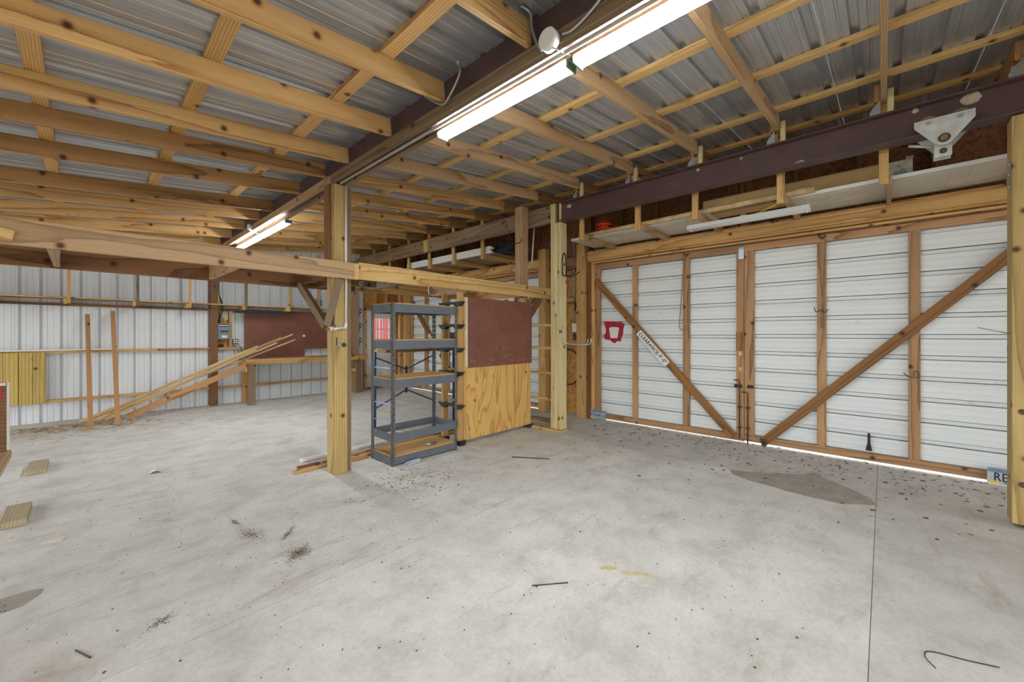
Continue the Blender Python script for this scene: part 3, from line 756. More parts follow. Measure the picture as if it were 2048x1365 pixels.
# junction boxes and cables on the middle beam
jb = thing('junction_box', 'round white junction box with armoured cables on the roof beam', 'box', (1.79, 1.36, 3.12))
tube('body', [(1.79, 1.36, 3.13), (1.745, 1.36, 3.13)], .058, 'fixture', jb, n=22)
tube('cover', [(1.745, 1.36, 3.13), (1.74, 1.36, 3.13)], .054, 'white', jb, n=22)
tube('armoured_cable', curve([(1.77, 1.41, 3.10), (1.77, 1.45, 3.16), (1.77, 1.49, 3.27), (1.77, 1.50, 3.36), (1.72, 1.53, 3.39)]), .009, 'zinc', jb)
tube('armoured_cable', curve([(1.79, 1.29, 3.14), (1.79, 1.22, 3.13), (1.79, 1.10, 3.17), (1.79, .95, 3.26), (1.79, .85, 3.33)]), .009, 'zinc', jb)
tube('lamp_chain', [(1.76, 1.335, 3.075), (1.90, 1.31, 3.09)], .004, 'zinc', jb, n=5)
ac = tube('armoured_cable', curve([(1.60, 1.95, 3.20), (1.70, 2.05, 3.22), (1.76, 2.25, 3.16), (1.78, 2.36, 3.17), (1.77, 2.55, 3.30)]), .008, 'zinc')
tag(ac, 'loose armoured cable sagging between two left rafters near the roof beam', 'cable')
jb2 = thing('junction_box', 'small junction box on the roof beam above the far strip lights', 'box', (1.79, 7.2, 3.13))
tube('body', [(1.80, 7.2, 3.15), (1.75, 7.2, 3.15)], .05, 'fixture', jb2, n=16)
tube('lamp_chain', [(1.76, 7.2, 3.11), (1.9, 7.25, 3.08)], .005, 'zinc', jb2, n=5)
sd = thing('black_gadget', 'small dark gadget with a cable on the far side of the centre post', 'gadget', (2.06, 4.6, 2.8))
tube('body', [(2.03, 4.5, 2.80), (2.07, 4.5, 2.80)], .04, 'black', sd, n=14)
tube('cord', curve([(2.05, 4.5, 2.84), (2.06, 4.48, 2.95), (2.03, 4.5, 3.07)]), .004, 'yellow', sd)

# conduit under the beam and the water pipe on the post
cd = thing('conduit', 'white conduit running under the middle roof beam and turning down the centre post', 'pipe', (1.86, 3, 3.1))
tube('run', [(1.862, 4.20, 3.09), (1.862, -2.5, 3.09)], .0125, 'conduit', cd)
tube('strap', [(1.862, 3.02, 3.09), (1.862, 3.0, 3.09)], .016, 'zinc', cd)
wp = thing('water_pipe', 'white plastic water pipe with a tap fixed to the front of the centre post', 'pipe', (1.93, 4.235, 1.55))
tube('riser', [(1.935, 4.235, 3.085), (1.935, 4.235, 1.60)], .0125, 'pvc', wp, n=10)
tube('elbow', curve([(1.935, 4.235, 1.615), (1.93, 4.23, 1.575), (1.90, 4.225, 1.562)], 5), .017, 'pvc', wp, n=10)
tube('arm', [(1.90, 4.225, 1.562), (1.76, 4.225, 1.548)], .0135, 'pvc', wp, n=10)
for x in (1.82, 1.775): tube('coupling', [(x + .015, 4.225, 1.554), (x - .015, 4.225, 1.551)], .018, 'pvc', wp, n=10)
tube('tap', [(1.76, 4.225, 1.548), (1.715, 4.225, 1.545)], .009, 'brass', wp)
box('tap_lever', 1.80, 1.81, 4.205, 4.215, 1.565, 1.60, 'iron', wp)
ps = thing('pipe_stub', 'short open grey pipe stub sticking out of the centre post', 'pipe', (1.9, 4.2, 1.38))
bm = bmesh.new()
tube('body', [(1.87, 4.2545, 1.385), (1.83, 4.05, 1.385)], .022, 'conduit', ps, n=14, caps=False)
tube('flange', [(1.831, 4.053, 1.385), (1.829, 4.045, 1.385)], .026, 'zinc', ps, n=14, caps=False)
tube('inner', [(1.868, 4.25, 1.385), (1.832, 4.055, 1.385)], .019, 'black', ps, n=12)
box('slot', 1.838, 1.848, 4.25, 4.256, 1.38, 1.46, 'black', ps)

# ================================================================== RACKS OVER THE DOORS
def rack(name, label, ys, arm_mat):
    t = thing(name, label, 'rack', (5.2, sum(ys) / len(ys), 2.92))
    for i, y in enumerate(ys):
        box('hanger', 5.155, 5.195, y - .035, y + .035, 2.915, zr(5.17) + .05, 'pinelight' if i % 2 else 'stud', t)
        box('arm', 5.197, 6.20, y - .06, y - .022, 2.915, 3.003, arm_mat, t)
    return t
rk1 = rack('overhead_rack', 'hanging wooden rack over the near big doors, loaded with door slabs', (3.36, 2.46, 1.71, .82, 0.0, -.85), 'beamwood')
rk2 = rack('overhead_rack', 'hanging wooden rack over the far doors, holding white trim and dark cloth', (5.57, 6.44, 7.27, 8.08, 8.92, 9.7), 'stud')
def slab_door(label, y0, y1, x0, x1, z, seed):
    t = thing('door_slab', label, 'door slab', ((x0 + x1) / 2, (y0 + y1) / 2, z), group='door slabs stored on the overhead rack')
    core_ = panel('core', x0, x1, y0, y1, z, z + .036, 'doorslab', t)
    box('edge', x0 - .004, x0, y0, y1, z, z + .036, 'dooredge', t)
    r_ = random.Random(seed); q = (y1 - y0)
    for (a, b) in ((.06, .34), (.40, .62), (.68, .94)):
        for (c0, c1) in ((.10, .44), (.56, .90)):
            xa, xb = x0 + (x1 - x0) * c0, x0 + (x1 - x0) * c1; ya, yb = y0 + q * a, y0 + q * b
            for (p, s_) in (((xa, ya), (xb, ya)), ((xa, yb), (xb, yb)), ((xa, ya), (xa, yb)), ((xb, ya), (xb, yb))):
                board('panel_moulding', (*p, z - .002), (*s_, z - .002), .012, .004, 'doorslab', core_, bev=0)
    return t
slab_door('white panel door slab at the left end of the rack over the doors', 1.62, 3.72, 5.42, 6.16, 3.004, 1)
slab_door('white panel door slab at the right end of the rack over the doors', -1.3, .78, 5.38, 6.16, 3.004, 2)
pole = tube('wooden_pole', [(5.32, 3.47, 3.031), (5.33, 2.4, 3.036), (5.31, 1.4, 3.037), (5.32, .54, 3.046)], [.026, .03, .032, .036], 'peeled', n=10)
tag(pole, 'rough peeled wooden pole lying along the front of the overhead rack', 'pole')
cb = thing('long_carton', 'long flat cardboard carton on the overhead rack printed with handling words', 'carton', (5.65, .8, 3.04))
cb = box('body', 5.56, 5.80, -.02, 1.74, 3.045, 3.24, 'card', cb)
text('print', 'FRAGILE  /  CON CUIDADO', .05, on_door_wall(5.559, .95, 3.08) @ Matrix.Rotation(math.pi, 4, 'Z'), 'navy', cb)
tube('scribble', curve([(5.558, 1.36, 3.06), (5.558, 1.33, 3.09), (5.558, 1.34, 3.12), (5.558, 1.29, 3.10), (5.558, 1.27, 3.15)]), .003, 'navy', cb, n=4)
oc = thing('old_carton', 'short grey printed carton at the right end of the long cardboard box', 'carton', (5.65, -.1, 3.04))
box('body', 5.57, 5.74, -.21, -.03, 3.042, 3.235, 'oldbox', oc)
box('torn_flap', 5.57, 5.575, -.215, -.16, 3.235, 3.262, 'oldbox', oc)
box('print_block', 5.568, 5.5705, -.17, -.08, 3.09, 3.13, 'panelgrey', oc)
rl = thing('cord_reel', 'orange plastic cord reel with cord on the left end of the overhead rack', 'reel', (5.6, 3.22, 3.042))
cyl('drum', (5.6, 3.22, 3.05), (5.6, 3.22, 3.25), .085, 'orange', rl, n=18)
for z in (3.055, 3.09, 3.125, 3.15, 3.185, 3.21): tube('cord_turn', [(5.6 + .115 * math.cos(a), 3.22 + .135 * math.sin(a), z + .012 * math.sin(a + z * 90)) for a in [k * .35 for k in range(19)]], .011, 'orange', rl, n=6)
cyl('flange', (5.6, 3.22, 3.042), (5.6, 3.22, 3.052), .15, 'orange', rl, n=20)
cyl('flange', (5.6, 3.22, 3.25), (5.6, 3.22, 3.262), .09, 'orange', rl, n=20)
tube('dark_cable', curve([(5.5, 3.10, 3.06), (5.47, 3.02, 3.10), (5.5, 2.95, 3.06), (5.6, 2.9, 3.05)]), .008, 'black', rl)
# far rack load
pnl = thing('shelf_sheet', 'grey sheet board lying on the far overhead rack', 'board', (5.7, 7, 3.004))
panel('sheet', 5.25, 6.15, 5.3, 9.9, 3.004, 3.016, 'old', pnl)
for i in range(5):
    b_ = box('trim_length', 5.22 + .004 * (i % 2), 5.30, 5.38 + .03 * (i % 3), 8.2 + .05 * (i % 2), 3.018 + i * .027, 3.043 + i * .027, 'dooredge')
    tag(b_, ['lowest', 'second lowest', 'middle', 'second highest', 'topmost'][i] + ' length of white trim in the pile on the far overhead rack', 'trim', 'white trim pile on the far rack')
jk = thing('dark_jacket', 'dark crumpled jacket lying at the end of the white trim on the far rack', 'jacket', (5.5, 5.3, 3.02))
for q, (c_, r_) in enumerate((((5.55, 5.42, 3.12), (.16, .18, .13)), ((5.45, 5.22, 3.08), (.12, .22, .09)), ((5.62, 5.58, 3.10), (.14, .16, .1)))):
    uv_blob('fold', (c_[0], c_[1], 3.017), (r_[0], r_[1], r_[2] * 2), 'jacket', jk, seed=q + 11, rough=.28, seg=22, rings=14, flat=True)
wps = tube('white_pipe', [(5.35, 4.50, 2.72), (5.33, 4.42, 3.42)], .013, 'pvc')
tag(wps, 'thin white pipe standing at a slant behind the loft post', 'pipe')

# ================================================================== ON THE DOOR WALL
sg = thing('clearance_sign', 'white sign reading CLEARANCE 9 feet 0 nailed along the diagonal brace', 'sign', (6.14, 2.68, 1.28))
a0 = Vector((0, 2.915, 1.528)); a1 = Vector((0, 2.445, 1.028)); dirv = (a1 - a0).normalized(); cen = (a0 + a1) / 2; perp = Vector((-1, 0, 0)).cross(dirv)
sm = axes((6.1515, cen.y, cen.z), dirv, perp)
Ls = (a1 - a0).length; hh = .055
pts = []
for cx_, cy_, s0 in ((Ls / 2 - .02, hh - .02, 0), (-Ls / 2 + .02, hh - .02, 90), (-Ls / 2 + .02, -hh + .02, 180), (Ls / 2 - .02, -hh + .02, 270)):
    for k in range(4): a = math.radians(s0 + k * 30); pts.append((cx_ + .02 * math.cos(a), cy_ + .02 * math.sin(a)))
sg = prism('sign_plate', pts, .003, sm, 'signwhite', sg)
text('lettering', "CLEARANCE-9'-0\"", .084, sm @ Matrix.Translation((0, -.002, .0035)), 'ink', sg, sx=.84, spacing=1.16, bold=.022)
sg2 = thing('clearance_sign', 'white CLEARANCE sign on the far door, seen through the grey shelf unit', 'sign', (6.14, 8.6, 1.4))
b0 = Vector((0, 8.66, 1.45)); b1 = Vector((0, 8.22, 1.02)); dirv = (b1 - b0).normalized(); cen = (b0 + b1) / 2; perp = Vector((-1, 0, 0)).cross(dirv)
sm2 = axes((6.1515, cen.y, cen.z), dirv, perp)
sg2 = prism('sign_plate', pts, .003, sm2, 'signwhite', sg2)
text('lettering', "CLEARANCE-9'-0\"", .084, sm2 @ Matrix.Translation((0, -.002, .0035)), 'ink', sg2, sx=.84, spacing=1.16, bold=.022)

def plate(label, x, y, z, body, lean, big=False):
    t = thing('number_plate', label, 'number plate', (x, y, z - .076))
    m = on_door_wall(x, y, z) @ Matrix.Rotation(lean, 4, 'X')
    t = prism('plate', [(-.152, -.076), (.152, -.076), (.152, .076), (-.152, .076)], .002, m, 'plate', t)
    prism('blue_band', [(-.148, .036), (.148, .036), (.148, .072), (-.148, .072)], .0006, m @ Matrix.Translation((0, 0, .002)), 'plateblue', t)
    if big: text('number', body, .115, m @ Matrix.Translation((-.112, -.012, .0035)), 'ink', t, align='LEFT', sx=.72, spacing=1.05, bold=.01)
    else: text('number', body, .085, m @ Matrix.Translation((0, -.014, .0035)), 'ink', t, sx=.78, spacing=1.1, bold=.012)
    prism('sticker', [(-.14, -.07), (-.075, -.07), (-.075, -.042), (-.14, -.042)], .0007, m @ Matrix.Translation((0, 0, .0022)), 'stickeryellow', t)
    prism('green_strip', [(-.05, -.072), (.14, -.072), (.14, -.052), (-.05, -.052)], .0006, m @ Matrix.Translation((0, 0, .002)), 'plategreen', t)
plate('blue and white number plate PZW4116 leaning at the foot of the door jamb', 6.09, 3.62, .10, 'PZW4116', -.06)
plate('number plate starting REF half hidden behind the right post', 6.13, -.905, .10, 'REF', -.03, True)

# rope loops and pull wires on the stiles
rp = tube('pull_rope', curve([(6.18, 2.20, 2.66), (6.17, 2.225, 2.3), (6.17, 2.25, 1.9), (6.17, 2.27, 1.62), (6.17, 2.24, 1.565), (6.17, 2.18, 1.56), (6.17, 2.17, 1.62)]), .006, 'rope')
tag(rp, 'thin grey rope looped down the third stile of the left near door leaf', 'rope')
rp2 = tube('pull_rope', curve([(6.18, .52, 2.66), (6.178, .53, 2.3), (6.178, .55, 1.9), (6.178, .565, 1.62), (6.178, .545, 1.58), (6.178, .535, 1.7)]), .006, 'rope')
tag(rp2, 'thin pale rope hanging down a stile of the right near door leaf', 'rope')
wl = tube('wire_loop', curve([(6.18, .63, 1.83), (6.16, .61, 1.77), (6.16, .56, 1.79), (6.17, .53, 1.76), (6.18, .49, 1.80)]), .004, 'black')
tag(wl, 'bent black wire around the stile with the pale rope', 'wire')
wl2 = tube('wire_loop', curve([(6.19, -.16, 1.07), (6.16, -.2, 1.03), (6.16, -.28, 1.03), (6.16, -.27, 1.09), (6.16, -.24, 1.085), (6.16, -.24, 1.04)]), .004, 'iron')
tag(wl2, 'bent rusty wire around the bare stile near the right post', 'wire')
for i, (y, lab) in enumerate(((2.18, 'rusty hook at the top of the stile with the grey rope'), (.56, 'rusty hook at the top of the stile with the pale rope'))):
    h_ = tube('rusty_hook', curve([(6.19, y + .03, 2.72), (6.165, y + .02, 2.70), (6.16, y - .01, 2.66), (6.17, y - .03, 2.69), (6.19, y - .04, 2.70)]), .008, 'iron'); tag(h_, lab, 'hook')

# wiring, conduit, outlet and hoop between the two door pairs
wc = thing('wall_conduit', 'white vertical conduit with a junction box on the wall between the doors', 'pipe', (6.2, 4.2, 1.5))
tube('riser', [(6.22, 4.20, 3.2), (6.22, 4.215, 1.66)], .014, 'conduit', wc)
box('box_cover', 6.16, 6.22, 4.105, 4.215, 1.535, 1.69, 'white', wc)
for k in range(3): tube('yellow_wire', curve([(6.2, 4.18 - .02 * k, 1.69), (6.2, 4.12 + .02 * k, 1.8 + .03 * k), (6.19, 4.06, 2.0 + .1 * k), (6.18, 4.045, 2.4), (6.18, 4.03, 2.75)]), .005, 'yellow', wc, n=5)
ow = thing('outlet', 'black double outlet below the white box on the wall between the doors', 'outlet', (6.2, 4.16, 1.45))
box('body', 6.17, 6.22, 4.11, 4.20, 1.385, 1.51, 'blackplastic', ow)
box('socket', 6.166, 6.17, 4.14, 4.17, 1.455, 1.49, 'black', ow); box('socket', 6.166, 6.17, 4.14, 4.17, 1.40, 1.435, 'black', ow)
hp = tube('black_hoop', [(6.20, 4.32 - .27 * math.cos(a), .88 + .33 * math.sin(a)) for a in [k * 2 * math.pi / 32 for k in range(33)]], .012, 'black')
tag(hp, 'large black hoop hanging on the sheathing behind the pale post', 'hoop')
pp = tube('plastic_pipe', [(6.19, 4.07, .02), (6.19, 4.065, .95)], .017, 'pvc')
tag(pp, 'white plastic pipe standing against the post left of the near doors', 'pipe')
br = thing('wall_bracket', 'small rusty shelf bracket behind the pale post', 'bracket', (6.1, 4.2, 2.1))
box('shelf', 5.98, 6.22, 4.10, 4.32, 2.06, 2.085, 'old', br)
prism('gusset', [(0, 0), (.14, 0), (0, -.16)], .012, axes((6.08, 4.11, 2.06), (0, 0, -1) if False else (1, 0, 0), (0, 0, 1)), 'iron', br)
# hooks on the pale post
bh = thing('bike_hook', 'black double hook with a looped top on the pale built-up post', 'hook', (5.0, 3.57, 2.45))
tube('loop', curve([(4.96, 3.564, 2.40), (4.955, 3.564, 2.62), (4.98, 3.564, 2.71), (5.02, 3.564, 2.72), (5.05, 3.564, 2.64), (5.055, 3.564, 2.42)]), .008, 'black', bh)
for x in (4.96, 5.055): tube('prong', curve([(x, 3.565, 2.42), (x, 3.55, 2.385), (x + .02, 3.48, 2.37), (x + .05, 3.40, 2.41), (x + .06, 3.36, 2.44)]), .009, 'black', bh)
th = thing('tool_hook', 'grey steel tool hook low on the pale built-up post', 'hook', (5.0, 3.57, 1.3))
tube('plate_rod', curve([(4.97, 3.564, 1.60), (4.97, 3.564, 1.44), (4.98, 3.56, 1.37), (5.02, 3.50, 1.345)]), .009, 'zinc', th)
tube('prong', curve([(5.02, 3.50, 1.345), (5.10, 3.30, 1.335), (5.14, 3.22, 1.34), (5.15, 3.19, 1.37), (5.15, 3.185, 1.43)]), .009, 'zinc', th)
tube('prong', curve([(5.02, 3.50, 1.345), (5.16, 3.36, 1.335), (5.2, 3.28, 1.36), (5.2, 3.27, 1.42)]), .009, 'zinc', th)
wh = tube('wire_hook', curve([(2.95, 4.16, 2.13), (2.95, 4.165, 2.02), (2.97, 4.15, 1.985), (3.02, 4.10, 1.985), (3.05, 4.08, 2.0)]), .005, 'zinc')
tag(wh, 'white wire hook dangling from the middle of the pine loft beam', 'hook')
wh2 = tube('wire_hook', curve([(5.40, 4.17, 2.09), (5.40, 4.15, 2.03), (5.34, 4.12, 2.02), (5.30, 4.12, 2.05), (5.30, 4.13, 2.08)]), .007, 'black')
tag(wh2, 'black wire hook under the right end of the pine loft beam', 'hook')

# ================================================================== END WALL THINGS
ws = thing('wall_shelf', 'long hung board shelf along the white end wall', 'shelf', (1.5, 10.2, 2.1))
panel('shelf_board', -4.3, 1.80, 10.04, 10.36, 2.095, 2.115, 'brown', ws); panel('shelf_board', 1.96, 4.1, 10.04, 10.36, 2.095, 2.115, 'brown', ws)
box('front_edge', -4.3, 4.1, 10.02, 10.038, 2.092, 2.118, 'stud', ws)
for x, m in ((-3.5, 'stud'), (-2.65, 'stud'), (-1.8, 'stud'), (-1.0, 'stud'), (-.145, 'stud'), (.70, 'old'), (1.455, 'stud'), (2.40, 'old'), (3.25, 'stud'), (3.90, 'stud')):
    box('hanger', x - .02, x + .02, 9.985, 10.02, 2.01, 3.0 + .1 * x, m, ws)
    box('arm', x - .06, x - .021, 10.0, 10.36, 2.01, 2.09, 'pinelight', ws)
bf = thing('dark_lamp_strip', 'dark grey unlit lamp strip under the shelf above the brown pegboard', 'light', (2.75, 9.97, 1.97))
prism('reflector', [(-.09, 0), (-.06, .045), (.06, .045), (.09, 0), (.08, 0), (.055, .037), (-.055, .037), (-.08, 0)], 1.0, axes((2.24, 10.10, 1.95), (0, 1, 0), (0, 0, 1)), 'grille', bf)
box('end_plate', 2.23, 2.24, 10.02, 10.18, 1.95, 1.99, 'black', bf)
ep = thing('breaker_panel', 'grey electrical breaker panel on the end wall beside the dark post', 'electrical panel', (2.03, 10.3, 1.55))
box('box', 1.945, 2.15, 10.22, 10.36, 1.385, 1.72, 'panelgrey', ep, bev=.006)
box('door_recess', 1.985, 2.125, 10.214, 10.22, 1.51, 1.62, 'panelgrey', ep); slot_ = box('breaker_slot', 1.99, 2.12, 10.211, 10.215, 1.515, 1.565, 'black', ep)
for i in range(5): box('breaker', 1.998 + i * .025, 2.01 + i * .025, 10.207, 10.212, 1.518, 1.535, 'white', slot_)
box('label', 2.01, 2.105, 10.218, 10.2205, 1.415, 1.465, 'white', ep)
for z, w_ in ((1.695, .15), (1.675, .14), (1.655, .15)): box('label_band', 2.05 - w_ / 2, 2.05 + w_ / 2, 10.217, 10.2205, z - .008, z + .008, 'navy' if z != 1.675 else 'white', ep)
for i, (xx, c_) in enumerate(((1.965, 'black'), (1.99, 'black'), (2.06, 'yellow'), (2.08, 'yellow'), (2.1, 'yellow'))):
    cbl = tube('panel_cable', curve([(xx, 10.27, 1.722), (xx + .02 - .01 * i, 10.28, 1.85), (2.0 - .015 * i + .05 * (i % 2), 10.26, 2.02), (2.02 - .02 * i, 10.22, 2.14), (1.955, 10.18, 2.35), (1.95, 10.18, 2.75)]), .009 if c_ == 'black' else .006, c_, ep, n=6)
qo = thing('outlet', 'black four-way outlet box with a cord beside the breaker panel', 'outlet', (2.27, 10.3, 1.33))
qb = box('body', 2.215, 2.315, 10.25, 10.30, 1.285, 1.385, 'blackplastic', qo)
for i in range(2):
    for j in range(2): box('socket', 2.225 + .045 * i, 2.258 + .045 * i, 10.246, 10.25, 1.30 + .042 * j, 1.328 + .042 * j, 'white', qb)
tube('cord', curve([(2.31, 10.28, 1.28), (2.36, 10.27, 1.2), (2.37, 10.27, 1.08), (2.33, 10.27, 1.0), (2.32, 10.27, 1.15)]), .006, 'black', qo)
cl = thing('cord_coil', 'small black coil of cord on the girt below the breaker panel', 'cord', (2.0, 10.32, 1.21))
for k in range(3): tube('coil', [(2.0 + .01 * k + (.055 - .006 * k) * math.cos(a), 10.33, 1.238 + .025 * math.sin(a) + .006 * k) for a in [q * .45 for q in range(15)]], .007, 'black', cl, n=6)
pb = thing('wall_pegboard', 'brown pegboard on the end wall above the workbench', 'pegboard', (3.6, 10.28, .97))
panel('sheet', 2.43, 3.67, 10.275, 10.285, .965, 1.985, 'peg', pb); panel('sheet', 3.672, 4.86, 10.275, 10.285, 1.135, 2.03, 'peg', pb)
cyl('white_disc', (3.66, 10.275, 1.45), (3.66, 10.265, 1.45), .03, 'white', pb, n=16)
wbch = thing('workbench', 'wooden workbench with a pine front edge against the end wall', 'workbench', (3.6, 10, 0))
panel('top', 2.32, 4.98, 9.75, 10.28, .93, .96, 'beamwood', wbch)
box('front_board', 2.32, 5.0, 9.70, 9.745, .85, .962, 'stud', wbch)
box('side_board', 2.325, 2.365, 9.75, 10.27, .70, .925, 'stud', wbch)
box('leg', 2.37, 2.50, 9.70, 9.80, 0, .85, 'old', wbch); box('leg', 2.38, 2.47, 10.18, 10.27, 0, .7, 'stud', wbch)
box('leg', 4.74, 4.87, 9.80, 9.92, 0, .925, 'old', wbch); box('leg', 4.76, 4.86, 10.09, 10.18, 0, .925, 'stud', wbch)
box('stretcher', 4.70, 4.74, 9.8, 10.2, .55, .62, 'stud', wbch)
wpp = cyl('white_pipe', (4.72, 10.17, .963), (4.72, 10.17, 2.25), .03, 'pvc'); tag(wpp, 'white plastic pipe standing on the workbench beside the end wall post', 'pipe')
nt = thing('paper_notice', 'grey paper sheet taped to the end wall above the shelf', 'paper', (4.0, 10.37, 2.2))
panel('sheet', 3.86, 4.12, 10.366, 10.368, 2.21, 2.36, 'panelgrey', nt); box('mark', 4.03, 4.045, 10.363, 10.366, 2.27, 2.33, 'ink', nt)
# pickets, moulding
for i, (x0, x1, lab) in enumerate(((-1.0, -.855, 'outermost at the left picture edge'), (-.85, -.697, 'second from the left picture edge'), (-.69, -.55, 'third from the left picture edge'), (-.545, -.408, 'next to the bare white wall'))):
    p_ = box('fence_picket', x0, x1, 10.262, 10.285, .335, 1.19, 'picket'); tag(p_, 'yellow-green upright picket board fixed to the end wall, ' + lab, 'board', 'pickets on the end wall')
wmld = box('white_moulding', -4.2, .46, 10.265, 10.30, 1.212, 1.235, 'dooredge'); tag(wmld, 'long thin white moulding lying on the middle girt of the end wall', 'moulding')

# boards leaning on the end wall
l1 = board('leaning_board', (.10, 9.42, .0), (.07, 10.27, 1.84), .06, .03, 'redwood', up=(0, 1, .45)); tag(l1, 'upright reddish board leaning on the end wall, left of the two', 'board')
l2 = board('leaning_board', (.405, 9.20, .0), (.385, 10.26, 1.91), .06, .035, 'redwood', up=(0, 1, .5)); tag(l2, 'upright reddish board leaning on the end wall, right of the two, pale edge', 'board')
strips = [((-.03, 9.98, .012), (3.30, 9.93, 1.49), .03, .012), ((.02, 9.94, .012), (3.05, 9.90, 1.415), .03, .012), ((.08, 9.97, .012), (3.36, 9.97, 1.365), .03, .012), ((.12, 9.90, .012), (2.95, 9.86, 1.30), .035, .012), ((.05, 9.99, .014), (2.6, 9.95, 1.23), .05, .014), ((.2, 9.88, .012), (3.0, 9.93, 1.38), .025, .012), ((.28, 9.86, .012), (2.55, 9.84, 1.16), .045, .014)]
for i, (a, b, w_, h_) in enumerate(strips):
    q = board('trim_strip', a, b, .013, w_, 'strip', up=(0, 0, 1), bev=.001); tag(q, 'long thin pale strip in the bundle propped from the floor onto the workbench', 'strip', 'bundle of propped trim strips')
lg = board('plank', (.56, 9.80, .03), (2.3, 9.64, .845), .03, .11, 'redwood', up=(0, 0, 1)); tag(lg, 'wider reddish plank under the bundle of thin strips, propped on the workbench', 'plank')

# ================================================================== GREY SHELF UNIT
sh = thing('shelf_unit', 'grey slotted steel shelf unit with particle board shelves beside the centre post', 'shelf unit', (2.85, 4.3, 0))
X0, X1, Y0, Y1 = 2.378, 3.305, 4.045, 4.53
def slotted_leg(x, y, sx, sy):
    bm = bmesh.new(); t = .0025; w_ = .036
    def face_with_slots(axis):
        # slotted flange built as ladder of small boxes
        z = 0.0; n_ = 30; p_ = 1.85 / n_
        for (a, b) in ((0, .012), (.024, w_)):
            bx(axis, a, b, 0, 1.85)
        for k in range(n_ + 1): bx(axis, .012, .024, max(0, k * p_ - .015), min(1.85, k * p_ + .015))
    def bx(axis, a, b, z0, z1):
        if axis == 0: lo, hi = (a * sx, 0, z0), (b * sx, t * sy, z1)
        else: lo, hi = (0, a * sy, z0), (t * sx, b * sy, z1)
        v = [bm.verts.new((X, Y, Z)) for X in (lo[0], hi[0]) for Y in (lo[1], hi[1]) for Z in (lo[2], hi[2])]
        for f in ((0, 1, 3, 2), (4, 6, 7, 5), (0, 4, 5, 1), (2, 3, 7, 6), (0, 2, 6, 4), (1, 5, 7, 3)): bm.faces.new([v[i] for i in f])
    face_with_slots(0); face_with_slots(1)
    bmesh.ops.recalc_face_normals(bm, faces=bm.faces)
    return obj('leg', from_bm(bm, 'leg'), 'legwear', Matrix.Translation((x, y, 0)), sh)
slotted_leg(X0, Y0, 1, 1); slotted_leg(X1, Y0, -1, 1); slotted_leg(X0, Y1, 1, -1); slotted_leg(X1, Y1, -1, -1)
for i, (z0, z1, deck, lowr) in enumerate(((.015, .095, True, 0), (.275, .365, False, 0), (.88, .975, True, .0), (1.325, 1.42, True, 0), (1.745, 1.84, True, 0))):
    e = .003
    box('beam', X0 + .01, X1 - .01, Y0 + e, Y0 + e + .006, z0, z1, 'shelfgrey', sh, bev=.001); box('beam', X0 + .01, X1 - .01, Y1 - e - .006, Y1 - e, z0, z1, 'shelfgrey', sh, bev=.001)
    box('beam', X0 + e, X0 + e + .006, Y0 + .01, Y1 - .01, z0, z1, 'shelfgrey', sh, bev=.001); box('beam', X1 - e - .006, X1 - e, Y0 + .01, Y1 - .01, z0, z1, 'shelfgrey', sh, bev=.001)
    if deck: panel('deck', X0 + .012, X1 - .012, Y0 + .011, Y1 - .011, z1 + .001, z1 + .015, 'particle', sh)
jar = thing('glue_tube', 'small silver tube lying on the bottom deck of the grey shelf unit', 'tube', (3.0, 4.16, .113))
cyl('body', (2.90, 4.14, .128), (3.03, 4.15, .128), .014, 'zinc', jar); cyl('nozzle', (3.03, 4.15, .128), (3.06, 4.155, .128), .006, 'iron', jar)
foil = uv_blob('plastic_scrap', (2.62, 3.99, .001), (.12, .05, .035), 'plate', seed=5, rough=.4, flat=True); tag(foil, 'crumpled clear plastic scrap on the floor in front of the grey shelf unit', 'litter')

# ================================================================== PEGBOARD RACK
pr = thing('pegboard_rack', 'wooden storage rack with brown pegboard above a plywood panel, on black plastic feet', 'storage rack', (4.2, 4.35, 0))
PX0, PX1 = 3.555, 4.905
panel('plywood_panel', PX0, PX1, 4.150, 4.162, .055, 1.06, 'ply', pr)
panel('pegboard_panel', PX0 + .012, PX1 + .015, 4.138, 4.148, 1.035, 1.995, 'peg', pr)
box('white_edge_strip', PX0, PX0 + .013, 4.136, 4.165, 1.04, 1.995, 'white', pr)
for x in (3.43, 4.68):
    for y in (4.165, 4.50):
        box('upright', x, x + .089, y, y + .04, .06, 2.06, 'stud', pr)
for x in (3.415, 4.74):
    for z in (1.93, 1.625, 1.31, .99, .545):
        bk = prism('bracket', [(0, 0), (.52, 0), (.455, -.055), (.43, -.06), (.36, -.06), (.335, -.028), (.185, -.028), (.16, -.06), (.09, -.06), (.065, -.055)], .06, axes((x + .0, 4.075 if x < 4 else 4.17, z), (0, 1, 0), (0, 0, 1)), 'blackplastic', pr)
        for yy in (4.175, 4.50): cyl('screw', (x - .001, yy, z - .035), (x - .004, yy, z - .035), .006, 'zinc', bk, n=8)
    for y in (4.13, 4.48):
        if x > 4 and y < 4.2: x = 4.83
        prism('foot', [(0, 0), (.10, 0), (.115, .06), (-.015, .06)], .10, axes((x + .01, y, 0), (0, 1, 0), (0, 0, 1)), 'blackplastic', pr)
for z in (1.93, 1.625, 1.31, .99, .545):
    panel('shelf_board', 3.57, 4.75, 4.17, 4.56, z + .002, z + .016, 'particle', pr)
box('rail', 3.53, 3.56, 4.164, 4.20, .06, 2.0, 'pinelight', pr)
box('charger_box', 3.44, 3.52, 4.21, 4.36, 1.34, 1.52, 'blackplastic', pr)
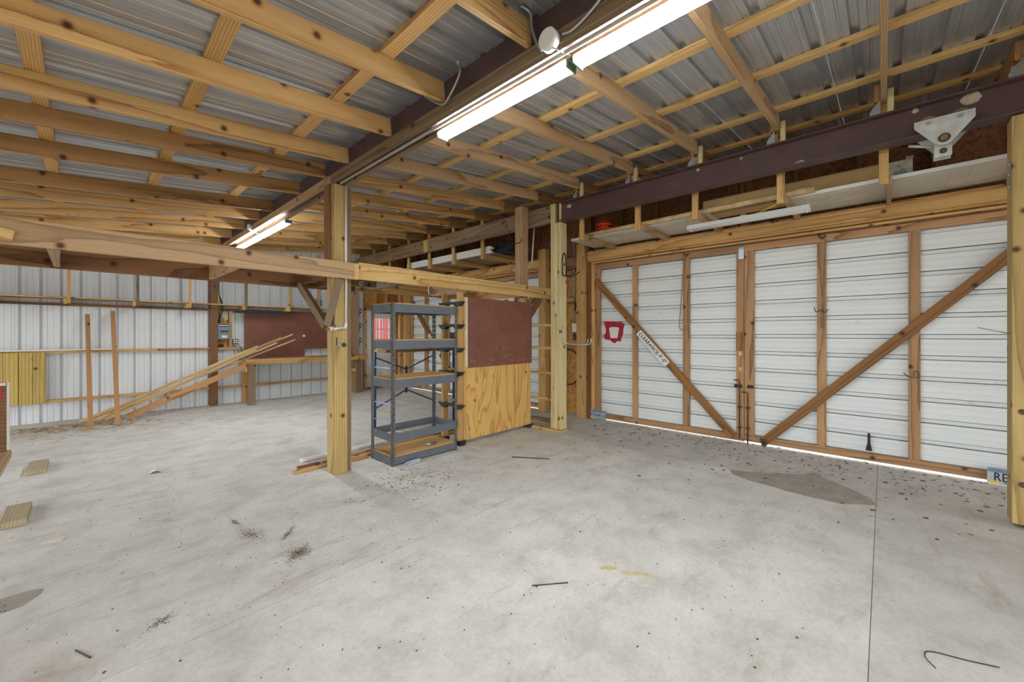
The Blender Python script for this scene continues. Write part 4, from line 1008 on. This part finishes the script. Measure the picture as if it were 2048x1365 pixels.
# hooks and a nail on the pegboard
ORD = ['nearest', 'second', 'third', 'fourth', 'fifth', 'sixth', 'seventh', 'eighth', 'ninth', 'tenth', 'eleventh', 'twelfth', 'thirteenth', 'farthest']
hookpts = [(3.88, 1.30), (4.05, 1.30), (3.72, 1.25), (3.78, 1.17), (3.63, 1.12), (3.98, 1.13), (4.20, 1.155), (4.33, 1.18), (4.40, 1.10), (3.86, 1.07), (4.22, 1.06), (4.70, 1.10), (4.14, 1.28), (4.27, 1.27)]
for i, (x, z) in enumerate(hookpts):
    long = .05 + .05 * (i % 3 == 0)
    hk = tube('peg_hook', curve([(x, 4.137, z + .02), (x, 4.13, z), (x + .01, 4.13 - long * .6, z - .005), (x + .01, 4.13 - long, z), (x + .01, 4.125 - long, z + .02)], 3), .0032, 'zinc', n=5)
    tag(hk, 'small wire hook low on the pegboard rack, ' + ORD[sorted(q[0] for q in hookpts).index(x)] + ' from its white edge', 'hook', 'wire hooks on the pegboard rack')
nl = tube('peg_nail', [(4.00, 4.137, 1.70), (4.00, 4.09, 1.705)], .006, 'zinc'); tag(nl, 'single bright nail in the middle of the pegboard rack', 'nail')
np_ = tube('pencil_hook', [(4.78, 4.137, 1.90), (4.74, 4.05, 1.88), (4.62, 4.03, 1.87)], .004, 'zinc'); tag(np_, 'thin wire hook at the upper right corner of the pegboard rack', 'hook')

# ================================================================== BLUE SCAFFOLD
sc = thing('scaffold', 'small blue tubular scaffold with a plank top behind the grey shelf unit', 'scaffold', (3.76, 5.67, 0))
for x in (3.19, 4.33):
    for y in (5.39, 5.95): cyl('leg', (x, y, 0), (x, y, 1.28), .019, 'blue', sc, n=10)
    for z in (.15, .42, .70, .97): cyl('rung', (x, 5.39, z), (x, 5.95, z), .013, 'bluelight', sc, n=8)
for a, b in (((3.19, 5.95, 1.12), (3.76, 5.95, .90)), ((3.76, 5.95, .90), (4.33, 5.95, 1.12)), ((3.19, 5.95, .30), (3.76, 5.95, .55)), ((3.76, 5.95, .55), (4.33, 5.95, .30))):
    cyl('brace', a, b, .012, 'blue', sc, n=8)
box('brace_hub', 3.74, 3.78, 5.94, 5.965, .50, .95, 'blue', sc)
box('plank', 3.10, 4.42, 5.42, 5.66, 1.215, 1.255, 'old', sc); box('plank', 3.10, 4.42, 5.68, 5.92, 1.215, 1.255, 'beamwood', sc)

# ================================================================== LUMBER AND LITTER ON THE FLOOR
fb = [('white_board', (1.74, 4.98, .02), (5.0, 5.10, .02), .075, .035, 'dooredge', 'long white board on the floor behind the grey shelf unit'),
      ('floor_board', (1.63, 4.76, .012), (4.3, 4.90, .012), .06, .022, 'brown', 'dark thin board on the floor behind the centre post, beside the white board'),
      ('floor_board', (1.54, 4.62, .014), (4.1, 4.79, .014), .07, .025, 'stud', 'orange board on the floor behind the centre post, nearest the camera'),
      ('floor_board', (1.85, 4.70, .038), (4.2, 4.86, .038), .06, .02, 'beamwood', 'pale board lying on top of the other floor boards behind the centre post'),
      ('floor_board', (2.15, 4.60, .012), (2.36, 4.61, .012), .11, .022, 'redwood', 'short reddish board end on the floor between the centre post and grey shelf unit')]
for nm, a, b, w_, h_, m, lab in fb: tag(board(nm, a, b, w_, h_, m), lab, 'board')
b1 = board('wood_block', (-.33, 6.60, .0255), (-.33, 7.10, .0255), .15, .05, 'greyblock'); tag(b1, 'short wood block on the floor at left, the farther of the two', 'wood block')
b2 = board('wood_block', (-.36, 4.93, .0255), (-.36, 5.40, .0255), .14, .05, 'greyblock'); tag(b2, 'short wood block on the floor at the left picture edge, the nearer of the two', 'wood block')
sl = prism('folded_card', [(-.055, 0), (0, .03), (.06, 0), (.056, -.004), (0, .024), (-.05, -.004)], .09, axes((.56, 5.82, .006), (1, -.2, 0), (0, 0, 1)), 'paper'); tag(sl, 'small bent piece of cream card standing on the open floor', 'card')
# bench with a red-painted box at the left picture edge
lb = thing('side_bench', 'worn plank bench top just inside the left picture edge', 'bench', (-.6, 2.5, 0))
box('top_plank', -1.3, -.228, 1.6, 3.06, .905, .945, 'beamwood', lb)
for x in (-1.22, -.42):
    for y in (1.75, 2.9): box('leg', x, x + .08, y, y + .08, 0, .904, 'old', lb)
bx_ = thing('painted_panel', 'brown wooden panel with red painted blocks standing at the left picture edge', 'panel', (-.6, 3.1, .947))
panel('front', -1.1, -.242, 3.03, 3.048, .948, 1.27, 'brown', bx_); box('worn_edge', -.242, -.232, 3.03, 3.05, .948, 1.272, 'doorslab', bx_)
pass
panel('rim', -1.1, -.242, 3.026, 3.0295, 1.255, 1.27, 'doorslab', bx_)
for i in range(6):
    panel('red_letter_block', -.34 - i * .14, -.255 - i * .14, 3.0265, 3.0295, 1.19, 1.25, 'red', bx_); panel('red_letter_block', -.35 - i * .14, -.262 - i * .14, 3.0265, 3.0295, 1.085, 1.17, 'red', bx_)

# soil heaps and litter
def scatter(name, label, cat, n, fn, mat, size, seed, lift=.0015, aspect=(1.2, 4.5)):
    rr = random.Random(seed); vs = []; fs = []
    for _ in range(n):
        x, y = fn(rr); s_ = size * rr.uniform(.4, 1.5); a = rr.uniform(0, 6.28) if rr.random() < .5 else rr.gauss(-.6, .5); q = rr.uniform(*aspect)
        dx, dy = math.cos(a) * s_, math.sin(a) * s_; ex, ey = -dy / q, dx / q; b = len(vs); h_ = rr.uniform(.001, .006)
        vs += [(x - dx, y - dy, lift), (x + ex, y + ey, lift + h_), (x + dx, y + dy, lift + h_ * .4), (x - ex, y - ey, lift)]; fs += [(b, b + 1, b + 2, b + 3)]
    me = bpy.data.meshes.new(name); me.from_pydata(vs, [], fs); me.update()
    o = obj(name, me, mat); tag(o, label, cat, kind='stuff'); return o
def near_doors(r): return (6.25 - abs(r.gauss(0, .75)), r.uniform(-1.4, 3.6))
scatter('leaf_litter', 'scattered dry leaf bits on the floor along the big doors', 'litter', 520, near_doors, 'leaf', .021, 1)
scatter('floor_specks', 'small dark specks of debris over the whole floor', 'litter', 2600, lambda r: (r.uniform(-1.4, 5.9), r.uniform(.3, 9.8)), 'twig', .0052, 2, aspect=(1.0, 3))
scatter('shelf_debris', 'crumbled debris in front of the grey shelf unit', 'litter', 260, lambda r: (2.35 + r.gauss(0, .28), 3.55 + r.gauss(0, .25)), 'leaf', .009, 3)
scatter('pine_straw', 'brown pine straw swept along the end wall below the leaning boards', 'straw', 900, lambda r: (r.gauss(-.1, .55), 9.9 - abs(r.gauss(0, .5))), 'straw', .05, 4, aspect=(10, 24))
scatter('wall_debris', 'dark debris along the foot of the end wall', 'litter', 160, lambda r: (r.uniform(.5, 4.6), 10.3 - abs(r.gauss(0, .1))), 'leaf', .02, 5)
def heap(name, label, c_, rx, ry, seed, n, rot=0):
    rr = random.Random(seed); vs = []; fs = []
    for _ in range(n):
        u, v = rr.gauss(0, .5) * rr.uniform(.3, 1.3), rr.gauss(0, .5) * rr.uniform(.3, 1.3); 
        x = c_[0] + (u * rx * math.cos(rot) - v * ry * math.sin(rot)); y = c_[1] + (u * rx * math.sin(rot) + v * ry * math.cos(rot))
        s_ = rr.uniform(.0012, .0042); h_ = s_ * rr.uniform(.4, 1.0); b = len(vs); a = rr.uniform(0, 2)
        for k in range(3): vs.append((x + s_ * math.cos(a + k * 2.1), y + s_ * math.sin(a + k * 2.1), .0004))
        vs.append((x, y, h_)); fs += [(b, b + 1, b + 3), (b + 1, b + 2, b + 3), (b + 2, b, b + 3)]
    me = bpy.data.meshes.new(name); me.from_pydata(vs, [], fs); me.update()
    o = obj(name, me, 'soil'); tag(o, label, 'dirt', kind='stuff')
heap('soil_heap', 'small heap of dark gritty soil on the open floor, left of centre', (1.01, 2.93), .13, .085, 1, 1500, .8)
heap('soil_heap', 'dark smear of soil on the floor, pointing toward the gritty heap', (.86, 3.46), .09, .20, 2, 700, .25)
heap('soil_heap', 'thin dark streak of soil beside the larger smear', (1.05, 3.27), .15, .03, 3, 420, .9)
heap('soil_heap', 'faint curved trace of soil at the end of the larger smear', (.83, 3.78), .03, .12, 4, 260, .1)
heap('soil_heap', 'sprinkle of soil at the foot of the centre post shadow', (1.65, 3.45), .1, .3, 5, 260, .6)
heap('soil_heap', 'dirt sprinkle on the near floor at left', (.28, 2.76), .1, .04, 6, 220, .6)
scr = [('dried_paint_spill', [(2.245, 1.335), (2.30, 1.32), (2.345, 1.262), (2.325, 1.243), (2.27, 1.272)], 'paint_y', 'short dried yellow spill on the near floor, the left one'),
       ('dried_paint_spill', [(2.30, 1.205), (2.34, 1.20), (2.36, 1.165), (2.39, 1.10), (2.41, 1.02), (2.40, 1.01), (2.37, 1.08), (2.335, 1.13), (2.305, 1.165)], 'paint_y', 'long dried yellow spill on the near floor, the right one'),
       ('orange_scrap', [(.0, 9.05), (.13, 9.03), (.15, 9.12), (.03, 9.14)], 'orange_bit', 'small orange scrap on the floor in front of the leaning boards'),
       ('paper_scrap', [(-.07, 5.72), (.02, 5.68), (.06, 5.78), (.0, 5.84), (-.05, 5.8)], 'paper', 'crumpled paper scrap on the floor between the two wood blocks'),
       ('paper_scrap', [(-.21, 4.40), (-.1, 4.36), (-.07, 4.44), (-.16, 4.47)], 'paper', 'white flaky scrap on the floor joint at left')]
for nm, poly, m, lab in scr: tag(prism(nm, poly, .003, Matrix.Translation((0, 0, .0006)), m), lab, 'litter')
sticks = [((3.55, 3.30, .006), (3.80, 2.92, .006), .006, 'twig', 'straight dark stick on the floor in front of the pegboard rack'),
          ((1.82, 1.53, .004), (1.99, 1.39, .004), .003, 'twig', 'thin dark twig on the near floor below the yellow spills'),
          ((-.02, 2.80, .004), (.03, 2.68, .004), .003, 'twig', 'short dark twig on the near floor at far left')]
for a, b, r_, m, lab in sticks: tag(tube('twig', [a, b], r_, m, n=6), lab, 'twig')
tw = tube('wire_bit', curve([(2.60, -.17, .004), (2.66, -.14, .004), (2.72, -.16, .004), (2.76, -.28, .004), (2.80, -.38, .004)]), .002, 'black'); tag(tw, 'bent black wire on the near floor at lower right', 'wire')
